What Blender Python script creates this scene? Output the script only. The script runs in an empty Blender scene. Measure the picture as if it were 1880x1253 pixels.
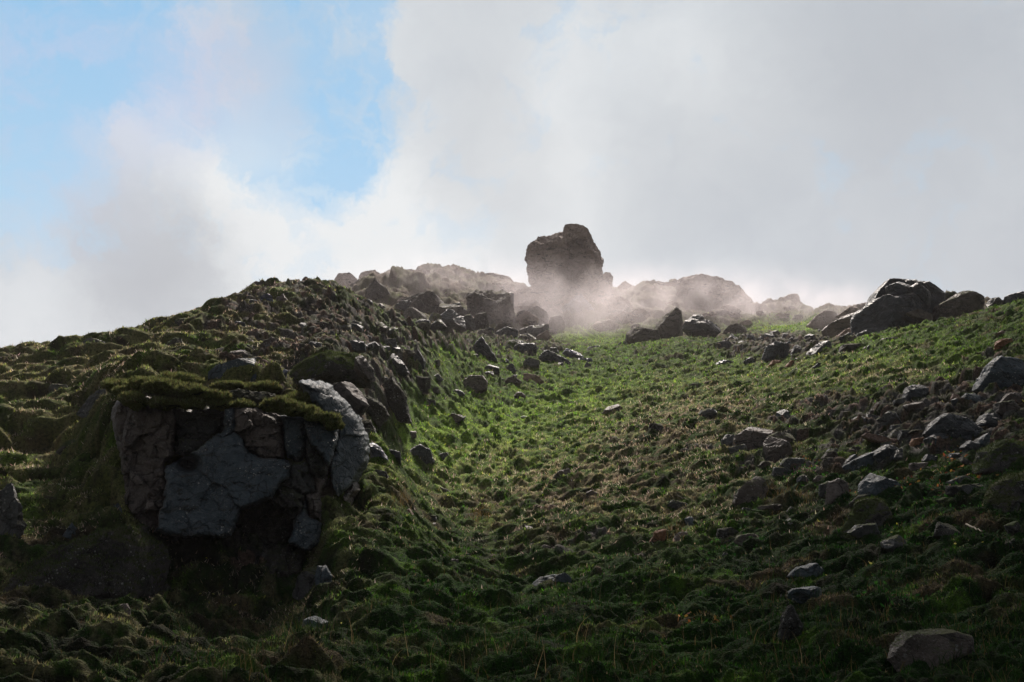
import bpy, bmesh, math, random
import numpy as np
from mathutils import Vector, Matrix

# ------------------------------------------------------------------ camera
F = 1700.0            # focal length in pixels of the 1880 px wide photograph
PITCH = math.radians(11.0)
SC = bpy.context.scene
cam_d = bpy.data.cameras.new('camera')
cam_d.sensor_width = 36.0
cam_d.lens = 36.0 * F / 1880.0
cam_d.clip_start = 0.1
cam_d.clip_end = 20000.0
cam = bpy.data.objects.new('camera', cam_d)
SC.collection.objects.link(cam)
cam.location = (0, 0, 0)
cam.rotation_euler = (math.radians(90) + PITCH, 0, 0)
SC.camera = cam

# ------------------------------------------------------------------ sun and sky
SUN_ELEV, SUN_AZ = math.radians(49.0), math.radians(7.0)   # azimuth from straight ahead (+Y), positive to the right
sun_dir = Vector((math.sin(SUN_AZ) * math.cos(SUN_ELEV), math.cos(SUN_AZ) * math.cos(SUN_ELEV), math.sin(SUN_ELEV)))
sd = bpy.data.lights.new('sun', 'SUN')
sd.energy = 4.0
sd.angle = math.radians(7.0)
sd.color = (1.0, 0.90, 0.80)
sun = bpy.data.objects.new('sun', sd)
SC.collection.objects.link(sun)
sun.rotation_euler = (-sun_dir).to_track_quat('-Z', 'Y').to_euler()
sun.location = sun_dir * 200

def pix_dir(px, py):
    cx, cy = (px - 940.0) / F, (626.5 - py) / F
    d = Vector((cx, math.cos(PITCH) - cy * math.sin(PITCH), math.sin(PITCH) + cy * math.cos(PITCH)))
    return d.normalized()

world = bpy.data.worlds.new('World')
SC.world = world
world.use_nodes = True
W = world.node_tree
W.nodes.clear()
def wn(t, **kw):
    n = W.nodes.new(t)
    for k, v in kw.items():
        setattr(n, k, v)
    return n
def wmath(op, a, b=None, clamp=False):
    n = wn('ShaderNodeMath', operation=op, use_clamp=clamp)
    for i, v in enumerate((a, b)):
        if v is None: continue
        if isinstance(v, (int, float)): n.inputs[i].default_value = v
        else: W.links.new(v, n.inputs[i])
    return n.outputs[0]
def wmix(f, a, b):
    n = wn('ShaderNodeMix', data_type='RGBA')
    for s, v in ((0, f), (6, a), (7, b)):
        if isinstance(v, (int, float)): n.inputs[s].default_value = v
        elif isinstance(v, tuple): n.inputs[s].default_value = (*v, 1)
        else: W.links.new(v, n.inputs[s])
    return n.outputs[2]
tc = wn('ShaderNodeTexCoord')
gen = tc.outputs['Generated']
def wnoise(vec, scale, det, rough, dist=0.0):
    n = wn('ShaderNodeTexNoise')
    n.inputs['Scale'].default_value = scale
    n.inputs['Detail'].default_value = det
    n.inputs['Roughness'].default_value = rough
    n.inputs['Distortion'].default_value = dist
    W.links.new(vec, n.inputs['Vector'])
    return n
def wwarp(vec, scale, amt, det=6, rough=0.6):
    n = wnoise(vec, scale, det, rough)
    s = wn('ShaderNodeVectorMath', operation='SUBTRACT')
    W.links.new(n.outputs['Color'], s.inputs[0]); s.inputs[1].default_value = (0.5, 0.5, 0.5)
    m = wn('ShaderNodeVectorMath', operation='SCALE')
    W.links.new(s.outputs[0], m.inputs[0]); m.inputs['Scale'].default_value = amt
    a = wn('ShaderNodeVectorMath', operation='ADD')
    W.links.new(vec, a.inputs[0]); W.links.new(m.outputs[0], a.inputs[1])
    return a.outputs[0]
warped = wwarp(wwarp(gen, 5.0, 0.13, 8, 0.66), 22.0, 0.045, 7, 0.7)
def blob(px, py, r, soft=1.0, sy=1.0, vec=None):
    """1 inside the patch of sky around that direction, falling smoothly to 0."""
    d = wn('ShaderNodeVectorMath', operation='SUBTRACT')
    W.links.new(vec if vec is not None else warped, d.inputs[0]); d.inputs[1].default_value = pix_dir(px, py)
    m = wn('ShaderNodeVectorMath', operation='MULTIPLY')
    W.links.new(d.outputs[0], m.inputs[0]); m.inputs[1].default_value = (1, 1, sy)
    l = wn('ShaderNodeVectorMath', operation='LENGTH')
    W.links.new(m.outputs[0], l.inputs[0])
    mr = wn('ShaderNodeMapRange', interpolation_type='SMOOTHERSTEP')
    rr = r / F
    mr.inputs['From Min'].default_value = rr * (1 + soft * 0.8)
    mr.inputs['From Max'].default_value = rr * (1 - soft * 0.75)
    W.links.new(l.outputs['Value'], mr.inputs['Value'])
    return mr.outputs[0]
def bsum(lst):
    s = None
    for b in lst:
        o = wmath('MULTIPLY', blob(*b[1:4], sy=(b[4] if len(b) > 4 else 1.0)), b[0])
        s = o if s is None else wmath('ADD', s, o)
    return s
sky = wn('ShaderNodeTexSky', sky_type='NISHITA')
sky.sun_disc = False
sky.sun_elevation = SUN_ELEV
sky.sun_rotation = SUN_AZ
sky.dust_density = 0.3
sky.ozone_density = 2.0
skyc = wn('ShaderNodeMix', data_type='RGBA', blend_type='MULTIPLY')
skyc.inputs[0].default_value = 1.0
W.links.new(sky.outputs[0], skyc.inputs[6]); skyc.inputs[7].default_value = (0.085, 0.098, 0.112, 1)
sepz = wn('ShaderNodeSeparateXYZ'); W.links.new(gen, sepz.inputs[0])
zr = wn('ShaderNodeMapRange'); zr.inputs['From Min'].default_value = 0.28; zr.inputs['From Max'].default_value = 0.56
W.links.new(sepz.outputs['Z'], zr.inputs['Value'])
blue_flat = wmix(0.80, skyc.outputs[2], wmix(zr.outputs[0], (0.50, 0.73, 0.90), (0.26, 0.58, 0.88)))
# openings in the cloud where the blue shows
blue_m = bsum([(0.95, 510, 60, 190), (0.7, 620, 20, 100), (0.9, 530, 210, 140), (0.95, 340, 50, 160), (0.75, 590, 270, 90),
               (0.9, 130, 40, 130), (0.6, 270, 110, 110), (0.65, 10, 290, 140), (0.3, 650, 225, 50),
               (0.3, 20, 420, 120), (0.35, 480, 310, 100)])
wisp = wnoise(warped, 9.0, 9, 0.66, 0.6)
wv = wn('ShaderNodeMapRange'); wv.inputs['From Min'].default_value = 0.36; wv.inputs['From Max'].default_value = 0.66
wv.inputs['To Min'].default_value = 0.25; wv.inputs['To Max'].default_value = -0.8
W.links.new(wisp.outputs['Fac'], wv.inputs['Value'])
blue_f = wmath('MULTIPLY', wmath('ADD', wmath('MINIMUM', blue_m, 1.15), wmath('MULTIPLY', wv.outputs[0], 1.0), True), 1.0, True)
veil = bsum([(0.55, 400, 215, 110, 0.8), (0.3, 470, 120, 80), (0.3, 730, 30, 120)])
blue_f = wmath('SUBTRACT', blue_f, veil, True)
# cloud body: dull grey base, brighter banks, darker bellies
cn = wnoise(warped, 2.6, 9, 0.55)
cv = wn('ShaderNodeMapRange'); cv.inputs['From Min'].default_value = 0.3; cv.inputs['From Max'].default_value = 0.7
W.links.new(cn.outputs['Fac'], cv.inputs['Value'])
cf = wnoise(warped, 11.0, 9, 0.62, 0.3)
cfo = wn('ShaderNodeMapRange'); cfo.inputs['From Min'].default_value = 0.32; cfo.inputs['From Max'].default_value = 0.68
W.links.new(cf.outputs['Fac'], cfo.inputs['Value'])
cloud = wmix(wmath('ADD', wmath('MULTIPLY', cv.outputs[0], 0.45), wmath('MULTIPLY', cfo.outputs[0], 0.55), True), (0.535, 0.580, 0.635), (0.680, 0.720, 0.760))
cloud = wmix(wmath('MULTIPLY', bsum([(0.9, 160, 230, 190), (0.6, 420, 190, 120), (0.7, 40, 90, 150)]), 0.75, True), cloud, (0.53, 0.61, 0.80))
bright = bsum([(1.0, 520, 420, 190, 1.3), (0.3, 300, 330, 130), (0.8, 680, 440, 150), (0.55, 1130, 190, 190), (0.6, 960, 430, 180),
               (0.35, 850, 130, 200), (0.35, 60, 600, 130), (0.4, 1380, 160, 120)])
cloud = wmix(wmath('MULTIPLY', wmath('MULTIPLY', bright, wmath('ADD', wmath('MULTIPLY', cfo.outputs[0], 0.35), 0.75)), 0.95, True), cloud, (0.83, 0.855, 0.87))
dark = bsum([(0.75, 245, 475, 120), (0.35, 330, 560, 130), (0.45, 920, 290, 120), (0.5, 1780, 300, 330), (0.35, 1600, 60, 200),
             (0.35, 1250, 330, 150), (0.3, 900, 40, 130)])
cloud = wmix(wmath('MULTIPLY', dark, 0.8, True), cloud, (0.475, 0.500, 0.540))
skyf = wmix(blue_f, cloud, blue_flat)
# heavy cloud overhead and behind the viewer
sep = wn('ShaderNodeSeparateXYZ'); W.links.new(gen, sep.inputs[0])
back = wn('ShaderNodeMapRange', interpolation_type='SMOOTHSTEP')
back.inputs['From Min'].default_value = 0.72; back.inputs['From Max'].default_value = 0.25
W.links.new(sep.outputs['Y'], back.inputs['Value'])
skyf = wmix(back.outputs[0], skyf, (0.18, 0.20, 0.225))
bg = wn('ShaderNodeBackground'); W.links.new(skyf, bg.inputs['Color']); bg.inputs['Strength'].default_value = 0.5
wo = wn('ShaderNodeOutputWorld'); W.links.new(bg.outputs[0], wo.inputs['Surface'])

SC.view_settings.view_transform = 'Standard'
SC.view_settings.look = 'None'
SC.view_settings.exposure = 1.0
SC.view_settings.gamma = 1.0
SC.cycles.use_denoising = True
SC.cycles.max_bounces = 5
SC.cycles.diffuse_bounces = 2
SC.cycles.glossy_bounces = 2
SC.cycles.volume_bounces = 1
SC.cycles.volume_step_rate = 1.0
SC.cycles.volume_max_steps = 128

# ------------------------------------------------------------------ noise helpers (numpy)
def _hash(ix, iy, iz, seed):
    h = (ix.astype(np.int64) * 374761393 + iy.astype(np.int64) * 668265263 + iz.astype(np.int64) * 2147483647 + seed * 974711) & 0xFFFFFFFF
    h = ((h ^ (h >> 13)) * 1274126177) & 0xFFFFFFFF
    h = ((h ^ (h >> 16)) * 2246822519) & 0xFFFFFFFF
    return (h ^ (h >> 15)) & 0xFFFFFFFF
def _rnd(ix, iy, iz, seed):
    return _hash(ix, iy, iz, seed).astype(np.float32) / np.float32(4294967295.0)
def vnoise(x, y, z=None, seed=0):
    """Smooth noise, about -1..1."""
    x0, y0 = np.floor(x), np.floor(y)
    fx, fy = x - x0, y - y0
    sx, sy = fx * fx * fx * (fx * (fx * 6 - 15) + 10), fy * fy * fy * (fy * (fy * 6 - 15) + 10)
    x0, y0 = x0.astype(np.int64), y0.astype(np.int64)
    if z is None:
        zz = np.zeros_like(x0)
        def g(a, b):
            t = _rnd(x0 + a, y0 + b, zz, seed) * 6.2831853
            return np.cos(t) * (fx - a) + np.sin(t) * (fy - b)
        n0 = g(0, 0) * (1 - sx) + g(1, 0) * sx
        n1 = g(0, 1) * (1 - sx) + g(1, 1) * sx
        return (n0 * (1 - sy) + n1 * sy) * 1.45
    z0 = np.floor(z); fz = z - z0; sz = fz * fz * fz * (fz * (fz * 6 - 15) + 10); z0 = z0.astype(np.int64)
    def g(a, b, c):
        h = _hash(x0 + a, y0 + b, z0 + c, seed)
        gx = (h & 1023).astype(np.float32) / 511.5 - 1
        gy = ((h >> 10) & 1023).astype(np.float32) / 511.5 - 1
        gz = ((h >> 20) & 1023).astype(np.float32) / 511.5 - 1
        return gx * (fx - a) + gy * (fy - b) + gz * (fz - c)
    def pl(c):
        n0 = g(0, 0, c) * (1 - sx) + g(1, 0, c) * sx
        n1 = g(0, 1, c) * (1 - sx) + g(1, 1, c) * sx
        return n0 * (1 - sy) + n1 * sy
    return (pl(0) * (1 - sz) + pl(1) * sz) * 1.4
def fbm(x, y, z=None, oct=4, seed=0, gain=0.5, lac=2.03, ridged=False):
    s, a, f, tot = 0.0, 1.0, 1.0, 0.0
    for i in range(oct):
        n = vnoise(x * f + i * 17.3, y * f - i * 9.1, None if z is None else z * f + i * 5.7, seed + i)
        if ridged: n = 1 - 2 * np.abs(n)
        s = s + n * a; tot += a; a *= gain; f *= lac
    return s / tot
def worley(x, y, seed=0, jit=0.9):
    """distance to nearest and second nearest scattered point, and the cell's random number"""
    x0, y0 = np.floor(x).astype(np.int64), np.floor(y).astype(np.int64)
    z = np.zeros_like(x0)
    f1 = np.full(x.shape, 9.0, np.float32); f2 = f1.copy(); cid = np.zeros(x.shape, np.float32)
    for a in (-1, 0, 1):
        for b in (-1, 0, 1):
            cx, cy = x0 + a, y0 + b
            px = cx + 0.5 + (_rnd(cx, cy, z, seed) - 0.5) * jit
            py = cy + 0.5 + (_rnd(cx, cy, z, seed + 7) - 0.5) * jit
            d = np.sqrt((px - x) ** 2 + (py - y) ** 2).astype(np.float32)
            r = _rnd(cx, cy, z, seed + 13)
            near = d < f1
            f2 = np.where(near, f1, np.minimum(f2, d))
            cid = np.where(near, r, cid)
            f1 = np.where(near, d, f1)
    return f1, f2, cid
def sstep(a, b, x):
    t = np.clip((x - a) / (b - a), 0, 1)
    return t * t * (3 - 2 * t)

# ------------------------------------------------------------------ object helpers
COL = SC.collection
def tag(o, label=None, cat=None, group=None, kind=None):
    if label: o['label'] = label
    if cat: o['category'] = cat
    if group: o['group'] = group
    if kind: o['kind'] = kind
    return o
def np_mesh(name, verts, faces, mats, parent=None, smooth=True, cols=None):
    """one mesh object from numpy arrays; faces is an (n,3) or (n,4) array"""
    me = bpy.data.meshes.new(name)
    verts = np.asarray(verts, np.float32); faces = np.asarray(faces, np.int32)
    k = faces.shape[1]
    me.vertices.add(len(verts)); me.vertices.foreach_set('co', verts.ravel())
    me.loops.add(faces.size); me.loops.foreach_set('vertex_index', faces.ravel())
    me.polygons.add(len(faces))
    me.polygons.foreach_set('loop_start', np.arange(0, faces.size, k, dtype=np.int32))
    me.polygons.foreach_set('loop_total', np.full(len(faces), k, np.int32))
    me.polygons.foreach_set('use_smooth', np.full(len(faces), smooth, bool))
    me.update(calc_edges=True)
    if cols is not None:
        at = me.color_attributes.new('tint', 'FLOAT_COLOR', 'POINT')
        c = np.ones((len(verts), 4), np.float32); c[:, :3] = cols
        at.data.foreach_set('color', c.ravel())
    for m in (mats if isinstance(mats, (list, tuple)) else [mats]):
        me.materials.append(m)
    o = bpy.data.objects.new(name, me)
    COL.objects.link(o)
    if parent: o.parent = parent
    return o

# ------------------------------------------------------------------ material helpers
class Mat:
    def __init__(s, name, disp=False):
        s.m = bpy.data.materials.new(name); s.m.use_nodes = True
        s.t = s.m.node_tree; s.t.nodes.clear()
        s.out = s.n('ShaderNodeOutputMaterial')
        s.geo = s.n('ShaderNodeNewGeometry')
        s.tc = s.n('ShaderNodeTexCoord')
    def n(s, t, **kw):
        x = s.t.nodes.new(t)
        for k, v in kw.items(): setattr(x, k, v)
        return x
    def set(s, sock, v):
        if isinstance(v, (int, float)): sock.default_value = v
        elif isinstance(v, tuple): sock.default_value = (*v, 1) if len(v) == 3 and sock.type == 'RGBA' else v
        else: s.t.links.new(v, sock)
    def math(s, op, a, b=None, c=None, clamp=False):
        x = s.n('ShaderNodeMath', operation=op, use_clamp=clamp)
        s.set(x.inputs[0], a)
        if b is not None: s.set(x.inputs[1], b)
        if c is not None: s.set(x.inputs[2], c)
        return x.outputs[0]
    def mix(s, f, a, b, blend='MIX'):
        x = s.n('ShaderNodeMix', data_type='RGBA', blend_type=blend)
        s.set(x.inputs[0], f); s.set(x.inputs[6], a); s.set(x.inputs[7], b)
        return x.outputs[2]
    def ramp(s, v, a, b, lo=0.0, hi=1.0):
        x = s.n('ShaderNodeMapRange', interpolation_type='SMOOTHSTEP')
        s.set(x.inputs['Value'], v)
        for k, q in (('From Min', a), ('From Max', b), ('To Min', lo), ('To Max', hi)): x.inputs[k].default_value = q
        return x.outputs[0]
    def noise(s, vec, scale, det=4, rough=0.55, dist=0.0):
        x = s.n('ShaderNodeTexNoise')
        s.set(x.inputs['Vector'], vec)
        x.inputs['Scale'].default_value = scale; x.inputs['Detail'].default_value = det
        x.inputs['Roughness'].default_value = rough; x.inputs['Distortion'].default_value = dist
        return x.outputs['Fac']
    def voro(s, vec, scale, feat='F1', out='Distance', rnd=1.0):
        x = s.n('ShaderNodeTexVoronoi', feature=feat)
        s.set(x.inputs['Vector'], vec); x.inputs['Scale'].default_value = scale
        if 'Randomness' in x.inputs: x.inputs['Randomness'].default_value = rnd
        return x.outputs[out]
    def bump(s, h, strength, dist, normal=None):
        x = s.n('ShaderNodeBump'); s.set(x.inputs['Height'], h)
        x.inputs['Strength'].default_value = strength; x.inputs['Distance'].default_value = dist
        if normal is not None: s.set(x.inputs['Normal'], normal)
        return x.outputs[0]
    def bsdf(s, col, rough, normal=None, spec=0.5, sheen=0.0, sub=None):
        x = s.n('ShaderNodeBsdfPrincipled')
        s.set(x.inputs['Base Color'], col); s.set(x.inputs['Roughness'], rough)
        s.set(x.inputs['Specular IOR Level'], spec)
        if normal is not None: s.set(x.inputs['Normal'], normal)
        if sheen: x.inputs['Sheen Weight'].default_value = sheen; x.inputs['Sheen Roughness'].default_value = 0.5
        s.t.links.new(x.outputs[0], s.out.inputs['Surface'])
        return s.m

def rock_mat(name, c1, c2, rough=0.55, lichen=0.3, moss=0.0, mosscol=(0.060, 0.075, 0.022), spec=0.45, scale=1.0, bump=1.0):
    """volcanic rock: mottled, pitted, with pale lichen dots and moss on what faces up"""
    M = Mat(name)
    P = M.geo.outputs['Position']
    big = M.noise(P, 1.1 * scale, 5, 0.6, 0.4)
    mid = M.noise(P, 6.0 * scale, 6, 0.65, 0.2)
    fine = M.noise(P, 38.0 * scale, 4, 0.7)
    col = M.mix(M.ramp(big, 0.34, 0.66), c1, c2)
    col = M.mix(M.ramp(mid, 0.35, 0.75, 0.0, 0.55), col, tuple(v * 0.38 for v in c1))
    col = M.mix(M.ramp(fine, 0.52, 0.75, 0.0, 0.45), col, tuple(min(1, v * 1.9 + 0.01) for v in c2))
    # hairline joints, dark and irregular
    wv = M.n('ShaderNodeVectorMath', operation='MULTIPLY_ADD')
    nz3 = M.n('ShaderNodeTexNoise'); M.set(nz3.inputs['Vector'], P); nz3.inputs['Scale'].default_value = 1.7 * scale; nz3.inputs['Detail'].default_value = 5
    M.set(wv.inputs[0], nz3.outputs['Color']); wv.inputs[1].default_value = (0.9 / scale,) * 3; M.set(wv.inputs[2], P)
    joint = M.ramp(M.voro(wv.outputs[0], 1.5 * scale, 'DISTANCE_TO_EDGE'), 0.0, 0.035)
    col = M.mix(M.math('MULTIPLY', M.math('SUBTRACT', 1.0, joint), M.ramp(big, 0.35, 0.62, 0.05, 0.7)), col, (0.006, 0.006, 0.006))
    # dark crust and dead moss in flat streaks
    sq = M.n('ShaderNodeVectorMath', operation='MULTIPLY'); M.set(sq.inputs[0], P); sq.inputs[1].default_value = (1.0, 1.0, 2.6)
    crust = M.noise(sq.outputs[0], 2.4 * scale, 7, 0.68, 0.5)
    col = M.mix(M.ramp(crust, 0.57, 0.62, 0.0, 0.85), col, (0.012, 0.012, 0.009))
    # lichen crusts
    lv = M.voro(P, 16.0 * scale)
    ln = M.noise(P, 2.6 * scale, 4, 0.6)
    lm = M.math('MULTIPLY', M.ramp(lv, 0.30, 0.18), M.ramp(ln, 0.50, 0.62))
    lv2 = M.voro(P, 44.0 * scale)
    lm2 = M.math('MULTIPLY', M.ramp(lv2, 0.22, 0.10), M.ramp(ln, 0.38, 0.55, 0.0, 0.9))
    lm = M.math('MULTIPLY', M.math('MAXIMUM', lm, lm2), lichen, clamp=True)
    col = M.mix(lm, col, (0.34, 0.33, 0.31))
    rr = M.ramp(mid, 0.3, 0.7, rough - 0.14, rough + 0.16)
    h = M.math('ADD', M.math('MULTIPLY', mid, 0.55), M.math('MULTIPLY', fine, 0.16))
    h = M.math('ADD', h, M.math('MULTIPLY', joint, 0.16))
    nrm = M.bump(h, 1.0 * bump, 0.16 / scale)
    if moss > 0:
        sepn = M.n('ShaderNodeSeparateXYZ'); M.set(sepn.inputs[0], M.geo.outputs['Normal'])
        mm = M.math('ADD', sepn.outputs['Z'], M.math('MULTIPLY', M.math('SUBTRACT', mid, 0.5), 1.3))
        mm = M.math('ADD', mm, M.math('MULTIPLY', M.math('SUBTRACT', big, 0.5), 0.9))
        mf = M.ramp(mm, 1.05 - moss, 1.22 - moss)
        mc = M.mix(M.ramp(fine, 0.4, 0.65), mosscol, tuple(v * 0.45 for v in mosscol))
        mc = M.mix(M.ramp(big, 0.45, 0.6, 0, 0.5), mc, (0.085, 0.075, 0.035))
        col = M.mix(mf, col, mc)
        rr = M.mix(mf, rr, (0.95, 0.95, 0.95))
    return M.bsdf(col, rr, nrm, spec)
# ------------------------------------------------------------------ the lie of the land
def ue(px, py):
    cx, cy = (px - 940.0) / F, (626.5 - py) / F
    Y = math.cos(PITCH) - cy * math.sin(PITCH)
    return cx / Y, (math.sin(PITCH) + cy * math.cos(PITCH)) / Y
# (photo x, photo y, metres away): spots of visible ground
SPOTS = [
 (-250,1253,8),(0,1253,8),(470,1253,8.2),(940,1253,8.2),(1400,1253,7.6),(1880,1253,7),(2130,1253,7),
 (-250,1100,11),(0,1110,10.8),(300,1160,10.6),(600,1110,11.5),(940,1110,12),(1400,1110,11),(1880,1110,9.2),(2130,1100,9),
 (600,1000,14.5),(800,980,16),(1000,985,16),(1250,985,14.6),(1600,985,12.6),(1880,985,11.2),(2130,950,11),
 (640,910,17.5),(780,900,20.5),(1000,900,20.5),(1250,890,18.5),(1550,880,15.8),(1880,870,13.6),
 (700,860,19.6),(850,830,24),(1050,840,23),(1250,800,22.5),(1400,820,20),(1650,800,17.8),(1880,790,15.8),
 (760,775,24.5),(960,770,29),(1200,755,28.5),(1450,740,25),(1700,710,22),(1880,700,19.6),
 (830,700,30),(960,695,35),(1100,685,39),(1300,675,37),(1500,660,32),(1700,625,28.5),(1880,600,25),(2130,560,24),
 (900,655,38),(1000,655,43),(1100,645,52),(1230,628,49),(1350,645,43),(1480,640,39),(1580,625,36),(1720,600,34),(1880,563,32),(2130,510,30),
 # left hill
 (-250,900,13),(0,900,14),(130,880,14.5),(0,800,16.5),(150,790,16.2),(-250,800,16),(0,720,19.5),(150,700,18.8),(-250,730,20),
 (30,668,26),(150,640,24),(230,620,23.5),(330,592,24.5),(420,560,26),(480,540,27.5),(550,525,28.5),(600,530,29),
 (230,722,14.6),(330,715,14.6),(430,715,14.7),(520,722,14.6),(600,755,14.2),(280,690,17.3),(400,690,17),(500,690,17.4),(620,690,18.5),
 (420,640,20.5),(550,640,21.5),(550,580,24.8),(660,640,24),(690,700,21.5),(730,750,22.5),(680,800,17.8),(650,890,15.6),
 (640,545,30),(700,575,30),(760,605,31.5),(830,630,34.5),(730,640,27),(790,680,27.8),
 (300,1060,12.6),(450,1060,12.6),(560,1030,13),(150,1000,12.2),(0,1000,12),
 # hollow and far ridge
 (1100,618,63),(1000,612,62),(1200,600,66),(1300,592,68),(1450,598,66),(900,598,60),(840,590,58),(1540,600,60),
 (940,552,72),(1040,554,72),(1130,560,72),(1040,585,67),(980,588,66),(1060,596,65),(1250,575,70),(760,570,62),(700,560,61),(640,548,64),
 (700,512,74),(800,508,77),(900,514,79),(960,535,78),(1040,540,79),(1130,552,80),(1200,535,80),(1280,515,80),(1370,562,76),(1450,566,77),
 (1530,590,73),(1620,575,66),(1700,606,60),(1880,610,58),
]
# (x, metres away, height): ground out of sight
BEYOND = [
 (-12,34,4.6),(-17,34,2.6),(-8,38,5.0),(-24,40,2.2),(-14,48,4.5),(-30,60,3),(-20,75,6),
 (20,42,6.8),(25,50,8.0),(26,60,8.0),(40,60,8),(60,80,8),(-60,80,3),(-45,50,2),
 (0,95,9),(20,95,9),(-20,95,8),(40,100,7),(-40,100,4),(0,120,2),(60,120,2),(-60,120,0),(0,180,-6),(90,180,-6),(-90,180,-6),
 (0,5,-1.65),(3,5,-1.6),(-3,5,-1.65),(8,5,-1.5),(-8,5,-1.6),
]
cu, cv_, ce = [], [], []
KU = 2.6
for px, py, Y in SPOTS:
    u, e = ue(px, py); cu.append(u * KU); cv_.append(math.log(Y)); ce.append(e)
for x, Y, z in BEYOND:
    cu.append(max(-1.1, min(1.1, x / Y)) * KU); cv_.append(math.log(Y)); ce.append(z / Y)
cu, cv_, ce = map(np.array, (cu, cv_, ce))
def _phi(r2): return 0.5 * r2 * np.log(r2 + 1e-12)
n_ = len(cu)
K_ = _phi((cu[:, None] - cu[None]) ** 2 + (cv_[:, None] - cv_[None]) ** 2) + np.eye(n_) * 2e-4
P_ = np.stack([np.ones(n_), cu, cv_], 1)
A_ = np.zeros((n_ + 3, n_ + 3)); A_[:n_, :n_] = K_; A_[:n_, n_:] = P_; A_[n_:, :n_] = P_.T
w_ = np.linalg.solve(A_, np.concatenate([ce, np.zeros(3)]))
def elev(u, v):
    uu = u * KU
    s = w_[n_] + w_[n_ + 1] * uu + w_[n_ + 2] * v
    for i in range(n_):
        s = s + w_[i] * _phi((uu - cu[i]) ** 2 + (v - cv_[i]) ** 2)
    return s
TU = np.linspace(-1.15, 1.15, 461); TV = np.linspace(math.log(5), math.log(180), 561)
_gu, _gv = np.meshgrid(TU, TV)
TE = elev(_gu, _gv)
def base_h(x, y):
    """smooth ground height by table"""
    x = np.asarray(x, float); y = np.asarray(y, float)
    yc = np.clip(y, 5, 179.9)
    u = np.clip(x / yc, -1.149, 1.149); v = np.log(yc)
    a = (u - TU[0]) / (TU[1] - TU[0]); b = (v - TV[0]) / (TV[1] - TV[0])
    i = np.clip(a.astype(int), 0, len(TU) - 2); j = np.clip(b.astype(int), 0, len(TV) - 2)
    fa, fb = a - i, b - j
    e = (TE[j, i] * (1 - fa) + TE[j, i + 1] * fa) * (1 - fb) + (TE[j + 1, i] * (1 - fa) + TE[j + 1, i + 1] * fa) * fb
    h = e * yc
    h = np.where(y < 5, h * np.clip((y + 3) / 8, 0, 1) + -1.65 * (1 - np.clip((y + 3) / 8, 0, 1)), h)
    out = sstep(60, 180, np.abs(x)) ; h = h * (1 - out) + -3.0 * out
    far = sstep(110, 180, y); h = h * (1 - far) + -6.0 * far
    return h

def to_pix(x, y, z):
    """photo pixel of a world point in front of the viewer"""
    cp, sp = math.cos(PITCH), math.sin(PITCH)
    d = y * cp + z * sp; up = -y * sp + z * cp
    d = np.maximum(d, 0.1)
    return 940 + F * x / d, 626.5 - F * up / d

def domes(x, y, seed, warp=0.35, k=1.05):
    wx = x + warp * vnoise(x * 1.3, y * 1.3, seed=seed + 50); wy = y + warp * vnoise(x * 1.3 + 31, y * 1.3, seed=seed + 51)
    x0, y0 = np.floor(wx).astype(np.int64), np.floor(wy).astype(np.int64)
    z = np.zeros_like(x0); best = np.zeros(wx.shape, np.float32)
    for a in (-1, 0, 1):
        for b in (-1, 0, 1):
            cx, cy = x0 + a, y0 + b
            q = cx + 0.5 + (_rnd(cx, cy, z, seed) - 0.5) * 0.9
            p = cy + 0.5 + (_rnd(cx, cy, z, seed + 7) - 0.5) * 0.9
            r = 0.55 + 0.42 * _rnd(cx, cy, z, seed + 13)
            hh = np.sqrt(np.clip(1 - ((q - wx) ** 2 + (p - wy) ** 2) / (r * r), 0, 1)) * (r * 1.1 + 0.1)
            best = np.maximum(best, hh)
    return best.astype(np.float32), best

def slabs(x, y, seed, tilt=0.9):
    """broken rock: each cell a tilted flat face at its own height; returns height (cell units), gap, cell number"""
    wx = x + 0.25 * vnoise(x * 1.1, y * 1.1, seed=seed + 60); wy = y + 0.25 * vnoise(x * 1.1 + 31, y * 1.1, seed=seed + 61)
    x0, y0 = np.floor(wx).astype(np.int64), np.floor(wy).astype(np.int64); z = np.zeros_like(x0)
    f1 = np.full(x.shape, 9.0, np.float32); f2 = f1.copy(); h = np.zeros(x.shape, np.float32); cid = h.copy()
    for a in (-1, 0, 1):
        for b in (-1, 0, 1):
            cx, cy = x0 + a, y0 + b
            qx = wx - (cx + 0.5 + (_rnd(cx, cy, z, seed) - 0.5) * 0.95); qy = wy - (cy + 0.5 + (_rnd(cx, cy, z, seed + 7) - 0.5) * 0.95)
            d = np.sqrt(qx * qx + qy * qy).astype(np.float32); r = _rnd(cx, cy, z, seed + 13)
            hh = r - 0.35 + tilt * (qx * (_rnd(cx, cy, z, seed + 17) - 0.5) + qy * (_rnd(cx, cy, z, seed + 19) - 0.4))
            near = d < f1
            f2 = np.where(near, f1, np.minimum(f2, d)); h = np.where(near, hh, h); cid = np.where(near, r, cid); f1 = np.where(near, d, f1)
    return h, np.clip((f2 - f1) * 6, 0, 1), cid

def blobmask(px, py, cx, cy, rx, ry):
    return np.exp(-(((px - cx) / rx) ** 2 + ((py - cy) / ry) ** 2))

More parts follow.
